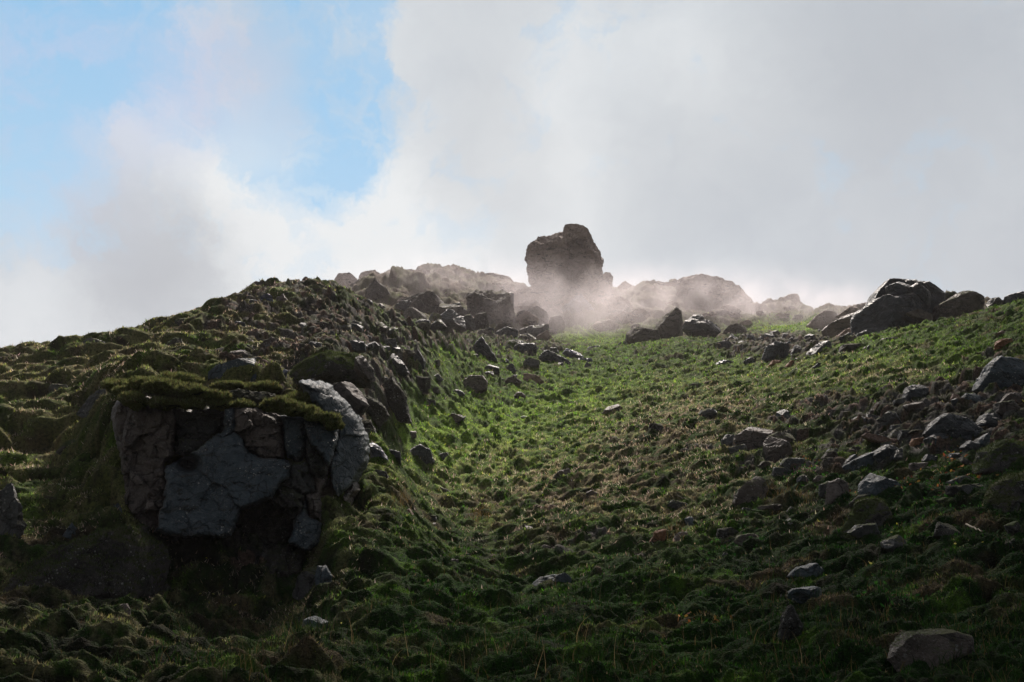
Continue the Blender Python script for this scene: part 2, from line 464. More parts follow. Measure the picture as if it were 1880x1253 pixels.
def relief(x, y):
    """hummocks, cushions and ledges on top of the smooth ground; returns height, masks"""
    h0 = base_h(x, y)
    px, py = to_pix(x, y, h0)
    Y = np.maximum(y, 1.0)
    left = sstep(760, 560, px) * sstep(45, 30, Y)                      # cushioned left hill
    cush = left * sstep(660, 560, px + 0.55 * (700 - py)) * sstep(1010, 930, py)
    farr = sstep(52, 64, Y)
    mid = (1 - left) * (1 - farr)
    near = sstep(14, 9, Y)
    x = x.astype(np.float32); y = y.astype(np.float32)
    h0f = h0.astype(np.float32)
    along = -0.9 * sstep(1000, 800, px) + 0.5 * sstep(1000, 1300, px)
    along = along * sstep(13, 24, Y)
    xo, yo = x, y
    x = x + along * h0f * (1 - farr); y = y + 0.5 * h0f * (1 - farr)
    big, cb = domes(x * 0.85, y * 1.35, 3, 0.5)
    med, cm = domes(x * 1.7, y * 2.5, 5, 0.5)
    sml, cs = domes(x * 3.1, y * 4.6, 8, 0.5)
    tiny, ct = domes(x * 9.5, y * 8.5, 11)
    roll = fbm(xo * 0.28, yo * 0.28, oct=4, seed=21)
    terr = fbm(x * 0.5, y * 1.6, oct=4, seed=31, ridged=True)
    rough = fbm(x * 5.0, y * 5.0, oct=3, seed=41)
    vr = fbm(x * 17, y * 17, oct=2, seed=47)
    vary = sstep(-0.45, 0.45, fbm(x * 0.9, y * 1.2, oct=3, seed=55))
    d = roll * (0.22 + 0.25 * farr)
    d = d + cush * (0.52 * (big - 0.65) + 0.24 * (med - 0.6) + 0.06 * sml)
    d = d + (left - cush) * (0.22 * (med - 0.6) * (0.4 + vary) + 0.15 * (sml - 0.6) + 0.16 * terr + 0.04 * tiny)
    d = d + mid * (0.16 * (med - 0.6) * vary + 0.17 * (sml - 0.6) * (0.4 + 0.9 * sstep(-0.4, 0.4, fbm(x * 1.6, y * 2.2, oct=2, seed=56))) + 0.16 * terr * vary * (1 - near) + 0.05 * tiny)
    d = d + near * 0.12 * med
    d = d + 0.035 * rough + 0.014 * vr
    if farr.max() > 0:
        rg = fbm(xo * 0.16, yo * 0.16, oct=6, seed=61, ridged=True, gain=0.55)
        fb, ff2, fc = worley(x * 0.33 + 0.8 * vnoise(x * 0.3, y * 0.3, seed=77), y * 0.4, 71)
        blocks = (fc - 0.45) * 1.5 * np.clip((ff2 - fb) * 4, 0, 1)
        flat = blobmask(px, py, 1100, 622, 110, 22) + blobmask(px, py, 1440, 602, 140, 16)
        rg2 = fbm(xo * 0.9, yo * 0.9, oct=5, seed=66, ridged=True, gain=0.6)
        d = d + farr * (0.6 * rg - 0.25 + 0.5 * blocks + 0.34 * rg2) * (1 - np.clip(flat, 0, 1))
    # overhanging dark gullies between the hummocks of the right-hand scree
    m_scr = blobmask(px, py, 1720, 790, 210, 60) + blobmask(px, py, 1420, 640, 110, 35) * 0.7
    # bedrock and rubble breaking through the moss
    rk = 1.25 * blobmask(px, py, 1720, 785, 190, 62) + 1.2 * blobmask(px, py, 1440, 640, 110, 24) + 0.9 * blobmask(px, py, 880, 625, 170, 36) + 0.45 * blobmask(px, py, 70, 665, 120, 22) \
       + 0.55 * left * sstep(780, 650, py) * sstep(300, 450, px) + 1.0 * blobmask(px, py, 960, 602, 190, 26) + 0.9 * blobmask(px, py, 1260, 598, 120, 14) + 0.9 * blobmask(px, py, 640, 700, 90, 110) + 0.75 * blobmask(px, py, 690, 700, 70, 70) + 0.6 * blobmask(px, py, 1850, 690, 80, 50) + 0.35 * blobmask(px, py, 1420, 850, 260, 110) \
       + 0.5 * blobmask(px, py, 1060, 1010, 200, 50) + 0.8 * blobmask(px, py, 460, 1000, 150, 90)
    rkn = fbm(xo * 1.0 + 3, yo * 1.0, oct=4, seed=141) * 0.9 + 0.5 * (1 - vary)
    rocky = sstep(0.45, 0.62, rk * 0.95 + rkn * 0.75 - 0.12) * (1 - farr)
    s1, g1, c1_ = slabs(x * 1.9, y * 1.9, 201); s2, g2, c2_ = slabs(x * 5.2, y * 5.2, 211, 1.3)
    szy = np.clip(Y / 24.0, 0.6, 1.6)
    d = d * (1 - 0.6 * rocky) + rocky * (0.03 + (0.30 - 0.12 * left) * s1 * szy + 0.10 * s2 - 0.10 * (1 - g1) - 0.04 * (1 - g2))
    if farr.max() > 0:
        s3, g3, c3_ = slabs(xo * 0.42, yo * 0.5, 221, 1.0); s4, g4, c4_ = slabs(xo * 1.5, yo * 1.5, 231, 1.2)
        keepf = farr * (1 - np.clip(flat, 0, 1))
        d = d + keepf * (0.85 * s3 - 0.36 - 0.2 * (1 - g3) + 0.24 * s4 - 0.10 * (1 - g4))
    d = d + np.clip(m_scr, 0, 1) * 0.15 * fbm(xo * 1.5, yo * 1.5, oct=3, seed=91, ridged=True)
    return h0 + d, dict(disp=d, rocky=rocky, c1=c1_, c2=c2_, px=px, py=py, left=left, cush=cush, farr=farr, mid=mid, near=near, big=big, med=med, sml=sml, tiny=tiny, roll=roll, cm=cm, cs=cs, cb=cb, scr=np.clip(m_scr, 0, 1))

def ground(x, y):
    h, _ = relief(np.atleast_1d(np.asarray(x, np.float32)), np.atleast_1d(np.asarray(y, np.float32)))
    return h
def hit(px, py, lo=6.5, hi=100.0, fast=False):
    """first ground point on the line of sight through that spot of the photo"""
    u, e = ue(px, py)
    ys = np.exp(np.linspace(math.log(lo), math.log(hi), 420))
    h = base_h(u * ys, ys) if fast else ground(u * ys, ys)
    k = np.nonzero(h >= e * ys)[0]
    if len(k) == 0:
        k = [int(np.argmax(h / ys))]
    Y = ys[k[0]]
    return u * Y, Y, float(h[k[0]])

# --- one sheet of ground: fine where it is near and in view, coarse out to the horizon
GU = np.concatenate([-np.geomspace(60, 1.0, 36)[:-1], np.linspace(-1.0, -0.64, 150)[:-1], np.linspace(-0.64, 0.64, 970), np.linspace(0.64, 1.0, 150)[1:], np.geomspace(1.0, 60, 36)[1:]])
GY = np.concatenate([-np.geomspace(3000, 3, 30), np.linspace(-2, 5.8, 24), np.exp(np.linspace(math.log(6), math.log(100), 1010)), np.geomspace(102, 6000, 40)])
NU, NY = len(GU), len(GY)
GX = GU[None] * np.sqrt(GY[:, None] ** 2 + 9.0)
GYY = np.repeat(GY[:, None], NU, 1)
_gh, GM = relief(GX.ravel().astype(np.float32), GYY.ravel().astype(np.float32))
GH = _gh.reshape(NY, NU)
GM = {k: v.reshape(NY, NU) for k, v in GM.items()}
# what grows where: moss, drier moss, straw, bare soil
px_, py_ = GM['px'], GM['py']
X_, Y_ = GX.astype(np.float32), GYY.astype(np.float32)
n1 = fbm(X_ * 0.55, Y_ * 0.55, oct=5, seed=101); n2 = fbm(X_ * 1.7 + 9, Y_ * 2.4, oct=4, seed=111); n3 = fbm(X_ * 5, Y_ * 6, oct=3, seed=121)
def mixc(a, b, t): return a * (1 - t[..., None]) + np.array(b, np.float32) * t[..., None]
tint = np.zeros((NY, NU, 3), np.float32) + np.array((0.045, 0.090, 0.013), np.float32)
tint = mixc(tint, (0.125, 0.200, 0.024), sstep(-0.05, 0.5, n2 + 0.35 * n1))
lush = 1.1 * blobmask(px_, py_, 850, 830, 190, 70) + 0.6 * blobmask(px_, py_, 1000, 760, 160, 50) + 0.5 * blobmask(px_, py_, 1150, 720, 180, 50) + 0.8 * blobmask(px_, py_, 820, 640, 160, 40) + blobmask(px_, py_, 1090, 622, 110, 20) \
     + 0.8 * blobmask(px_, py_, 1450, 604, 150, 14) + 0.55 * blobmask(px_, py_, 1600, 680, 260, 60)
tint = mixc(tint, (0.23, 0.40, 0.032), np.clip(lush, 0, 1) * sstep(-0.45, 0.3, n2 + n3 * 0.5))
olive = GM['cush'] * sstep(-0.6, 0.3, n1)
tint = mixc(tint, (0.175, 0.170, 0.062), 0.75 * olive)
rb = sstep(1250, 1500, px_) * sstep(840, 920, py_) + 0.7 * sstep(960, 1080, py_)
tint = mixc(tint, (0.022, 0.095, 0.010), np.clip(rb, 0, 1) * 0.85) * (1 - 0.6 * np.clip(rb, 0, 1))[..., None]  # deeper green, then multiplied down to put foreground shade into the colour
STRAW = np.clip(blobmask(px_, py_, 1080, 900, 290, 90) + 0.9 * blobmask(px_, py_, 1290, 770, 170, 60) + 0.8 * blobmask(px_, py_, 1600, 690, 150, 26) + 0.35 * GM['left'], 0, 1)
straw_m = STRAW * sstep(-0.06, 0.2, n2 * 0.7 + n3 * 0.6)
tint = mixc(tint, (0.40, 0.285, 0.20), 0.8 * straw_m)
# bare dark soil in the dips between hummocks
dip = sstep(0.68, 0.38, GM['sml'] + 0.25 * GM['tiny']) * np.clip(GM['mid'] + GM['left'], 0, 1) * (0.45 + 0.55 * sstep(0.25, -0.2, n1 + 0.5 * n3))
soil = np.clip(dip * (1 - 0.7 * np.clip(lush, 0, 1)) + GM['scr'] * sstep(0.25, -0.2, n2) + (GM['left'] - GM['cush']) * sstep(0.1, -0.3, n2 + n3 * 0.4) * 0.8, 0, 1)
bn = fbm(X_ * 0.8 + 40, Y_ * 1.3, oct=4, seed=131)
tint = mixc(tint, (0.115, 0.080, 0.050), sstep(0.12, 0.4, bn) * 0.8 * (1 - 0.7 * np.clip(lush, 0, 1)))
tint = mixc(tint, (0.10, 0.20, 0.016), sstep(0.2, 0.45, fbm(X_ * 1.1, Y_ * 1.6 + 70, oct=3, seed=137)) * 0.6)
soil = np.clip(soil + 0.9 * sstep(-0.12, -0.42, bn) * (1 - np.clip(lush * 1.3, 0, 1)) * (1 - GM['farr']) * sstep(-0.5, 0.2, n3), 0, 1)
tint = mixc(tint, (0.018, 0.013, 0.010), soil * 0.9)
rock_c = (0.045 + 0.085 * GM['c1'] + 0.04 * GM['c2'])[..., None] * np.array((1.0, 0.93, 0.88), np.float32)
warm = sstep(0.72, 0.8, GM['c2'])[..., None]
rock_c = rock_c * (1 - warm) + warm * np.array((0.15, 0.10, 0.08), np.float32)
topmoss = sstep(0.15, -0.25, n2 + 0.5 * n3) * 0.9
rkm = GM['rocky'] * (1 - topmoss)
tint = tint * (1 - rkm[..., None]) + rock_c * rkm[..., None]
SOIL = np.clip(soil + rkm, 0, 1)
ridge = GM['farr'] * (1 - np.clip(blobmask(px_, py_, 1100, 622, 120, 24) + blobmask(px_, py_, 1440, 602, 160, 18), 0, 1))
tint = mixc(tint, (0.20, 0.155, 0.135), ridge * (0.55 + 0.4 * sstep(-0.2, 0.3, n1)))
rust = sstep(0.42, 0.62, n3 + 0.35 * n1) * (1 - GM['farr']) * 0.6
tint = mixc(tint, (0.13, 0.055, 0.022), rust * 0.5)
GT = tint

Mg = Mat('moss_ground')
P = Mg.geo.outputs['Position']
at = Mg.n('ShaderNodeAttribute', attribute_name='tint')
f_ = Mg.noise(P, 22.0, 5, 0.7); m_ = Mg.noise(P, 5.0, 5, 0.6); s_ = Mg.voro(P, 60.0)
gc = Mg.mix(Mg.ramp(f_, 0.38, 0.66, 0, 0.75), at.outputs['Color'], (0.010, 0.011, 0.006))
gc = Mg.mix(Mg.ramp(m_, 0.55, 0.75, 0, 0.35), gc, (0.10, 0.085, 0.035))
gn = Mg.bump(Mg.math('ADD', Mg.math('MULTIPLY', f_, 0.6), Mg.math('MULTIPLY', s_, 0.35)), 1.0, 0.05)
ground_mat = Mg.bsdf(gc, 0.95, gn, 0.15)

idx = np.arange(NY * NU, dtype=np.int32).reshape(NY, NU)
quads = np.stack([idx[:-1, :-1], idx[:-1, 1:], idx[1:, 1:], idx[1:, :-1]], -1).reshape(-1, 4)
droop = GM['disp'] * (0.75 * GM['cush'] + 0.35 * GM['mid'] + 0.4 * (GM['left'] - GM['cush']))
GYD = GYY - droop * sstep(4, 7, GYY)
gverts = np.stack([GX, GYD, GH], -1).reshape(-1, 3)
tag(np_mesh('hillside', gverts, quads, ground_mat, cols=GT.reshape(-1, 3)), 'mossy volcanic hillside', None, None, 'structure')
print('ground built', NY, NU)
# ------------------------------------------------------------------ rocks
_ico = {}
def ico(level):
    if level not in _ico:
        bm = bmesh.new(); bmesh.ops.create_icosphere(bm, subdivisions=level, radius=1.0)
        v = np.array([q.co[:] for q in bm.verts], np.float64); f = np.array([[q.index for q in g.verts] for g in bm.faces], np.int32)
        bm.free(); _ico[level] = (v, f)
    return _ico[level]

RM = {
 'dark':  rock_mat('rock_basalt_dark', (0.038, 0.043, 0.048), (0.070, 0.076, 0.083), 0.46, 0.5, 0.0, spec=0.4),
 'black': rock_mat('rock_black_wet', (0.028, 0.034, 0.040), (0.052, 0.060, 0.072), 0.50, 0.3, 0.0, spec=0.35, scale=0.7),
 'darkm': rock_mat('rock_basalt_mossy', (0.046, 0.049, 0.052), (0.085, 0.083, 0.080), 0.50, 0.5, 0.42),
 'slab':  rock_mat('rock_blue_slab', (0.048, 0.064, 0.075), (0.080, 0.102, 0.120), 0.55, 1.0, 0.0, spec=0.35, scale=1.4),
 'blue':  rock_mat('rock_wet_blue', (0.060, 0.068, 0.110), (0.11, 0.12, 0.20), 0.32, 0.2, 0.0, spec=0.7),
 'brown': rock_mat('rock_brown', (0.10, 0.078, 0.066), (0.17, 0.135, 0.118), 0.62, 0.5, 0.0),
 'brownm':rock_mat('rock_brown_mossy', (0.075, 0.058, 0.048), (0.12, 0.095, 0.080), 0.66, 0.5, 0.42),
 'pink':  rock_mat('rock_pinkish', (0.20, 0.125, 0.095), (0.34, 0.23, 0.18), 0.75, 0.3, 0.0, scale=2.0),
 'rust':  rock_mat('rock_rusty', (0.24, 0.10, 0.045), (0.34, 0.20, 0.12), 0.75, 0.3, 0.0, scale=2.0),
 'pale':  rock_mat('rock_pale', (0.45, 0.45, 0.43), (0.65, 0.65, 0.62), 0.6, 0.1, 0.0, scale=3.0),
 'mossy': rock_mat('rock_moss_covered', (0.045, 0.042, 0.038), (0.085, 0.075, 0.065), 0.7, 0.9, 0.85, (0.062, 0.085, 0.022)),
 'far':   rock_mat('rock_far_tuff_lit', (0.24, 0.18, 0.16), (0.40, 0.31, 0.28), 0.85, 0.6, 0.20, (0.11, 0.095, 0.05), scale=0.45, bump=1.4),  # colour lightened in place of front light on the far ridge
 'fard':  rock_mat('rock_far_dark', (0.075, 0.068, 0.066), (0.16, 0.135, 0.12), 0.8, 0.6, 0.34, (0.09, 0.085, 0.04), scale=0.55, bump=1.3),
 'heath': rock_mat('rock_pitted_cinder', (0.030, 0.027, 0.025), (0.085, 0.075, 0.066), 0.8, 1.0, 0.55, (0.055, 0.060, 0.026), scale=1.2, bump=1.5),
 'cap':   rock_mat('moss_cushion', (0.10, 0.11, 0.04), (0.15, 0.16, 0.05), 0.95, 0.0, 1.6, (0.16, 0.18, 0.055), spec=0.1, scale=1.6, bump=1.6),  # moss colour raised so the cliff cap looks sunlit
}

def centroid(poly):
    a = cx = cy = 0.0
    for i in range(len(poly)):
        x0, y0 = poly[i - 1]; x1, y1 = poly[i]
        c = x0 * y1 - x1 * y0; a += c; cx += (x0 + x1) * c; cy += (y0 + y1) * c
    return cx / (3 * a), cy / (3 * a)

FUZZ = []      # places where moss sprigs grow on rocks: (points, normals, length, tint)
def rock(name, outline, Y=None, mat='dark', thick=0.8, seed=0, cuts=9, rough=0.05, lvl=None, boxy=0.62, parent=None, layers=0.0, hollows=(), deep=0.0, fuzz=0.0, keep=False, lean=0.0):
    """A solid stone. outline: how the photo shows its edge, set at its own distance; thick: depth as a share of its width.
    The solid is rounded, then cut by flat breaks, then weathered."""
    rs = np.random.RandomState(seed * 7919 % 100003 + 11)
    pxs = [p[0] for p in outline]; pys = [p[1] for p in outline]
    ccx, ccy = centroid(outline)
    wpx, hpx = max(pxs) - min(pxs), max(pys) - min(pys)
    if Y is None:
        _, Y, _ = hit(ccx, max(pys) - 0.32 * hpx)
    m = Y / F
    W_, H_ = wpx * m, hpx * m
    D = thick * 0.5 * (0.7 * W_ + 0.3 * min(W_, H_))
    Yc = Y + D * 0.55 + deep
    sca = Yc / 1.0
    pts = np.array([[ue(a, b)[0] * Yc, ue(a, b)[1] * Yc] for a, b in outline])
    c0 = np.array(ue(ccx, ccy)) * Yc
    if lvl is None:
        big = max(wpx, hpx)
        lvl = 6 if big > 95 else 5 if big > 26 else 4 if big > 11 else 3
    sv, sf = ico(lvl)
    n = sv.copy()
    th = np.arctan2(n[:, 2], n[:, 0])
    # radius of the outline in each direction
    rel = pts - c0
    dirx, dirz = np.cos(th), np.sin(th)
    R = np.full(len(n), 0.0)
    for i in range(len(rel)):
        a, b = rel[i - 1], rel[i]
        e = b - a
        den = dirx * e[1] - dirz * e[0]
        den = np.where(np.abs(den) < 1e-9, 1e-9, den)
        t = (a[0] * e[1] - a[1] * e[0]) / den
        s_ = (a[0] * dirz - a[1] * dirx) / den
        ok = (t > 0) & (s_ >= -1e-6) & (s_ <= 1 + 1e-6)
        R = np.where(ok & (t > R), t, R)
    R = np.where(R <= 0, np.median(R[R > 0]), R)
    c = np.sqrt(n[:, 0] ** 2 + n[:, 2] ** 2)
    inp = R * np.power(np.clip(c, 0, 1), boxy)
    P = np.stack([dirx * inp, np.sign(n[:, 1]) * D * np.power(np.abs(n[:, 1]), boxy), dirz * inp], 1)
    S = max(W_, H_) * 0.5
    # flat breaks
    for k in range(cuts):
        m_ = rs.normal(size=3); m_[1] = -abs(m_[1]) * 1.3 - 0.35 if k % 3 else abs(m_[1]) + 0.3
        m_[0] *= 0.9; m_[2] *= 0.9
        m_ /= np.linalg.norm(m_)
        sup = P @ m_
        d = sup.max() * rs.uniform(0.55, 0.9)
        ex = sup - d
        P = P - np.where(ex > 0, ex, 0)[:, None] * m_
    for (hx, hy, hr, hd) in hollows:        # hollows on the face towards the viewer, given where the photo shows them
        q = np.array(ue(hx, hy)) * Yc - c0
        rr = hr * m
        g = np.exp(-(((P[:, 0] - q[0]) ** 2 + ((P[:, 2] - q[1]) * 1.3) ** 2) / (rr * rr)) ** 2) * (P[:, 1] < 0)
        P[:, 1] += g * hd * m
    nn = P / np.maximum(np.linalg.norm(P, axis=1, keepdims=True), 1e-6)
    q = P / S + seed * 3.7
    f = fbm(q[:, 0] * 1.3, q[:, 1] * 1.3, q[:, 2] * 1.3, oct=5, seed=seed + 3, gain=0.55)
    r2 = fbm(q[:, 0] * 3.1 + 5, q[:, 1] * 3.1, q[:, 2] * 3.1, oct=4, seed=seed + 9, ridged=True)
    chip = fbm(q[:, 0] * 1.9 + 3, q[:, 1] * 1.9, q[:, 2] * 2.6, oct=3, seed=seed + 31) * 5.0
    ch = np.floor(chip); ch = (ch + sstep(0.0, 0.22, chip - ch)) / 5.0
    disp = S * rough * (1.2 * f + 1.1 * r2 + 1.9 * ch)
    if layers:
        lay = vnoise(q[:, 0] * 0.8 + f * 0.5, q[:, 1] * 0.8, (q[:, 2] + q[:, 0] * 0.3) * 9.0, seed=seed + 21)
        disp = disp + S * layers * lay
    P = P + nn * (disp - disp.mean() - S * rough * 0.25)[:, None]
    P[:, 1] += lean * P[:, 2]
    world = P + np.array([c0[0], Yc, c0[1]])
    org = np.array([c0[0], Yc, world[:, 2].min()])
    o = np_mesh(name, world - org, sf, RM[mat] if isinstance(mat, str) else mat, smooth=(mat in ('slab', 'cap', 'mossy')))
    o.location = org
    if parent is not None:
        o.parent = parent; o.location = Vector(org) - parent.location
    if fuzz > 0:
        FUZZ.append((world, sf, fuzz, seed))
    return o

def oseed(outline): return int(sum(a * 3.1 + b * 1.7 for a, b in outline)) % 9973
def stone(outline, label, mat='dark', Y=None, name='boulder', cat='rock', group=None, **kw):
    kw.setdefault('seed', oseed(outline))
    o = rock(name, outline, Y, mat, **kw)
    return tag(o, label, cat, group)
def chunk(cx, cy, w, h, seed, skew=0.0):
    """an angular outline of that size"""
    r = random.Random(seed)
    k = r.randint(4, 6); pts = []
    a0 = r.uniform(0, 6.28)
    for i in range(k):
        a = a0 + 6.2832 * (i + r.uniform(-0.28, 0.28)) / k
        q = r.uniform(0.72, 1.22)
        pts.append((cx + math.cos(a) * q * w / 2 + skew * math.sin(a) * w / 2, cy + math.sin(a) * q * h / 2))
    return pts
# ------------------------------------------------------------------ the cliff at the left
cl = bpy.data.objects.new('rock_cliff', None); COL.objects.link(cl)
cl.location = (ue(440, 1120)[0] * 13, 13.0, ue(440, 1120)[1] * 13)
tag(cl, 'tall dark cliff of cracked basalt blocks under a moss cap', 'cliff', None)
def cb(outline, Y, mat='dark', name='rock_block', label=None, **kw):
    kw.setdefault('seed', oseed(outline))
    o = rock(name, outline, Y, mat, parent=cl, **kw)
    if label: o['label'] = label
    return o
# the face: broken blocks, each a plane with its own lean, parted by deep joints (outline, metres away, change per 100 px across and down, rock)
FACE = [
 ([(206,762),(214,742),(236,728),(300,738),(318,752),(322,790),(312,835),(302,850),(302,905),(292,965),(262,990),(234,962),(226,890),(218,820)], 12.75, -0.10, -0.10, 'brown', None),
 ([(228,855),(262,842),(298,868),(300,930),(286,972),(250,962),(236,930)], 12.45, 0.1, -0.25, 'brown', None),
 ([(318,748),(402,742),(412,756),(408,792),(392,800),(346,842),(322,826),(326,790)], 13.0, 0.15, 0.05, 'darkm', None),
 ([(408,752),(430,746),(434,770),(430,792),(410,806),(396,800),(412,790)], 12.75, 0.3, -0.2, 'slab', None),
 ([(434,748),(470,752),(512,768),(520,800),(518,840),(482,842),(450,820),(432,792)], 12.8, 0.12, -0.12, 'brown', None),
 ([(516,768),(556,770),(562,800),(562,838),(546,846),(530,838),(522,800)], 12.75, 0.2, -0.1, 'slab', 'narrow bluish block in the cliff top row'),
 ([(558,772),(600,772),(622,784),(620,806),(606,852),(594,842),(574,818),(562,800)], 12.6, 0.25, -0.35, 'slab', None),
 ([(564,806),(594,846),(604,868),(590,884),(566,862)], 12.75, 0.2, 0.3, 'darkm', None),
 ([(556,702),(604,714),(642,746),(668,798),(670,842),(650,884),(622,916),(606,900),(606,862),(622,806),(624,782),(600,768),(578,738)], 13.35, 1.1, -0.25, 'slab', 'broad smooth right shoulder block'),
 ([(606,866),(624,916),(650,884),(656,900),(630,950),(604,1000),(592,960),(594,900)], 13.3, 1.0, -0.1, 'brown', None),
 ([(332,846),(392,804),(432,796),(452,822),(482,844),(520,846),(534,856),(530,872),(508,892),(500,916),(470,926),(446,934),(432,962),(424,984),(360,985),(312,982),(286,974),(290,950),(302,912),(304,866)], 12.2, 0.06, -0.42, 'slab', 'large smooth bluish slab dotted with lichen'),
 ([(530,850),(562,846),(572,872),(580,900),(556,910),(530,892),(510,894),(530,874)], 12.7, 0.3, -0.2, 'darkm', None),
 ([(576,872),(604,872),(592,900),(592,960),(570,950),(560,912),(582,900)], 12.75, 0.5, -0.3, 'brown', None),
 ([(508,896),(530,894),(556,912),(558,930),(540,952),(524,944),(500,920)], 12.45, 0.1, -0.3, 'heath', None),
 ([(560,916),(572,952),(592,964),(586,1000),(560,1010),(532,1000),(540,954)], 12.45, 0.4, -0.35, 'slab', None),
 ([(446,938),(470,930),(500,920),(524,946),(538,958),(530,1000),(490,1010),(470,985),(434,965)], 12.75, 0.1, 0.1, 'heath', None),
 ([(288,980),(312,986),(360,990),(424,988),(440,972),(468,988),(488,1014),(482,1050),(440,1070),(380,1066),(330,1080),(290,1060)], 13.05, 0.05, -0.1, 'dark', 'dark recess under the overhanging slab'),
 ([(490,1014),(530,1004),(560,1014),(556,1050),(530,1084),(490,1090),(484,1052)], 12.5, 0.2, -0.2, 'heath', None),
 ([(290,1064),(330,1084),(380,1070),(440,1074),(484,1056),(488,1092),(440,1116),(380,1130),(364,1160),(290,1170),(284,1110)], 12.5, 0.1, -0.3, 'dark', None),
 ([(240,966),(262,994),(286,980),(286,1060),(284,1120),(262,1110),(246,1040)], 12.9, -0.2, 0.0, 'heath', None),
]
def build_face():
    st_ = 1.35
    gx = np.arange(196, 682, st_); gy = np.arange(694, 1182, st_)
    QX, QY = np.meshgrid(gx, gy)
    # ragged outlines
    wx = QX + 9.0 * fbm(QX / 30, QY / 30, oct=5, seed=501, gain=0.6) ; wy = QY + 9.0 * fbm(QX / 30 + 9, QY / 30, oct=5, seed=502, gain=0.6)
    best = np.full(QX.shape, -1e9); own = np.full(QX.shape, -1); plane = np.zeros(QX.shape)
    for k, (poly, Y0, sx, sy, mt, lb) in enumerate(FACE):
        n_ = len(poly); dmin = np.full(QX.shape, 1e9); ins = np.zeros(QX.shape, bool)
        for a in range(n_):
            x0, y0 = poly[a - 1]; x1, y1 = poly[a]
            ex, ey = x1 - x0, y1 - y0
            t = np.clip(((wx - x0) * ex + (wy - y0) * ey) / (ex * ex + ey * ey), 0, 1)
            dmin = np.minimum(dmin, np.hypot(wx - x0 - t * ex, wy - y0 - t * ey))
            c = ((y0 > wy) != (y1 > wy)) & (wx < (x1 - x0) * (wy - y0) / (y1 - y0 + 1e-12) + x0)
            ins ^= c
        sd_ = np.where(ins, dmin, -dmin)
        cx, cy = centroid(poly)
        p = Y0 + sx * (QX - cx) / 100 + sy * (QY - cy) / 100
        u_ = sd_ > best
        best = np.where(u_, sd_, best); own = np.where(u_, k, own); plane = np.where(u_, p, plane)
    g = np.clip(best, 0, None)
    Yd = plane + (0.05 + 0.25 * sstep(-0.2, 0.5, fbm(QX / 60, QY / 60, oct=2, seed=541))) * np.exp(-g / 1.5) + 0.06 * np.exp(-g / 7.0)
    Yd += 0.35 * sstep(0, -7, best)
    Yd += 0.9 * np.exp(-(((QX - 346) / 20) ** 2 + ((QY - 852) / 15) ** 2) ** 2)          # the black hole beside the slab
    m = 12.7 / F
    a_, b_ = (QX * m).astype(np.float32), (QY * m).astype(np.float32)
    isl = np.isin(own, [k for k in range(len(FACE)) if FACE[k][4] == 'slab']); am = np.where(isl, 0.45, 1.0)
    h1, q1, _ = slabs(a_ * 2.3, b_ * 2.0, 511, 1.4); h2, q2, _ = slabs(a_ * 7.0, b_ * 6.0, 521, 1.6)
    Yd -= am * (0.15 * (h1 - 0.2) + 0.055 * (h2 - 0.2)); Yd += am * (0.02 * (1 - q1) + 0.008 * (1 - q2))
    Yd -= 0.07 * fbm(a_ * 5, b_ * 5, oct=5, seed=531, gain=0.6) * (0.5 + 0.5 * am)
    inside = best > -7
    # rim folds back into the hill
    near_in = inside.copy()
    for sh in ((1, 0), (-1, 0), (0, 1), (0, -1), (1, 1), (-1, -1), (1, -1), (-1, 1)):
        near_in |= np.roll(np.roll(inside, sh[0], 0), sh[1], 1)
    Yd = np.where(inside, Yd + 1.1 * sstep(-1, -7, best), Yd + 1.35)
    uu = (QX - 940.0) / F; vv = (626.5 - QY) / F
    dn = math.cos(PITCH) - vv * math.sin(PITCH)
    V = np.stack([uu / dn * Yd, Yd, (math.sin(PITCH) + vv * math.cos(PITCH)) / dn * Yd], -1)
    V = V - np.array(cl.location)
    nr, nc = QX.shape
    id_ = np.arange(nr * nc).reshape(nr, nc)
    q = np.stack([id_[:-1, :-1], id_[1:, :-1], id_[1:, 1:], id_[:-1, 1:]], -1).reshape(-1, 4)
    ok = near_in.ravel()[q].all(1) & inside.ravel()[q].any(1)
    q = q[ok]; ow = own.ravel()[q[:, 0]]; V = V.reshape(-1, 3)
    for k in range(len(FACE)):
        f_ = q[ow == k]
        if len(f_) < 20: continue
        ids, inv = np.unique(f_.ravel(), return_inverse=True)
        o = np_mesh('rock_block', V[ids], inv.reshape(-1, 4), RM[FACE[k][4]], parent=cl, smooth=False)
        if FACE[k][5]: o['label'] = FACE[k][5]
build_face()
cb([(404,728),(440,716),(500,722),(520,742),(500,756),(440,750),(410,746)], 13.1, 'heath', thick=1.2, rough=0.10)
for (x_, y_, w_, h_, Y_) in [(236,722,44,26,12.8),(268,712,60,34,12.75),(306,716,66,34,12.6),(350,722,70,30,12.6),(392,730,60,24,12.7),
                             (516,746,62,26,12.65),(556,756,60,24,12.6),(592,768,56,24,12.55),(612,782,30,22,12.55),(246,736,40,30,12.5),(300,742,50,24,12.55),(352,744,44,20,12.6),(404,744,36,22,12.75),(500,750,40,24,12.7),(446,746,40,16,12.95),(224,712,50,30,13.2),(330,700,70,30,13.3),(560,736,60,24,13.3),(252,744,26,22,12.6),(420,712,60,24,14.2),(480,716,60,24,14.2)]:
    rr_ = random.Random(int(x_ * 3 + y_))
    pp_ = [(x_ + math.cos(k * 0.785) * w_ * 0.62 * rr_.uniform(0.8, 1.15), y_ + math.sin(k * 0.785) * h_ * 0.42 * rr_.uniform(0.75, 1.2) + (x_ - 400) * 0.0) for k in range(8)]
    cb(pp_, Y_, 'cap', 'moss_cushion', thick=1.1, cuts=0, rough=0.2, boxy=0.8, fuzz=1.6, lvl=5)
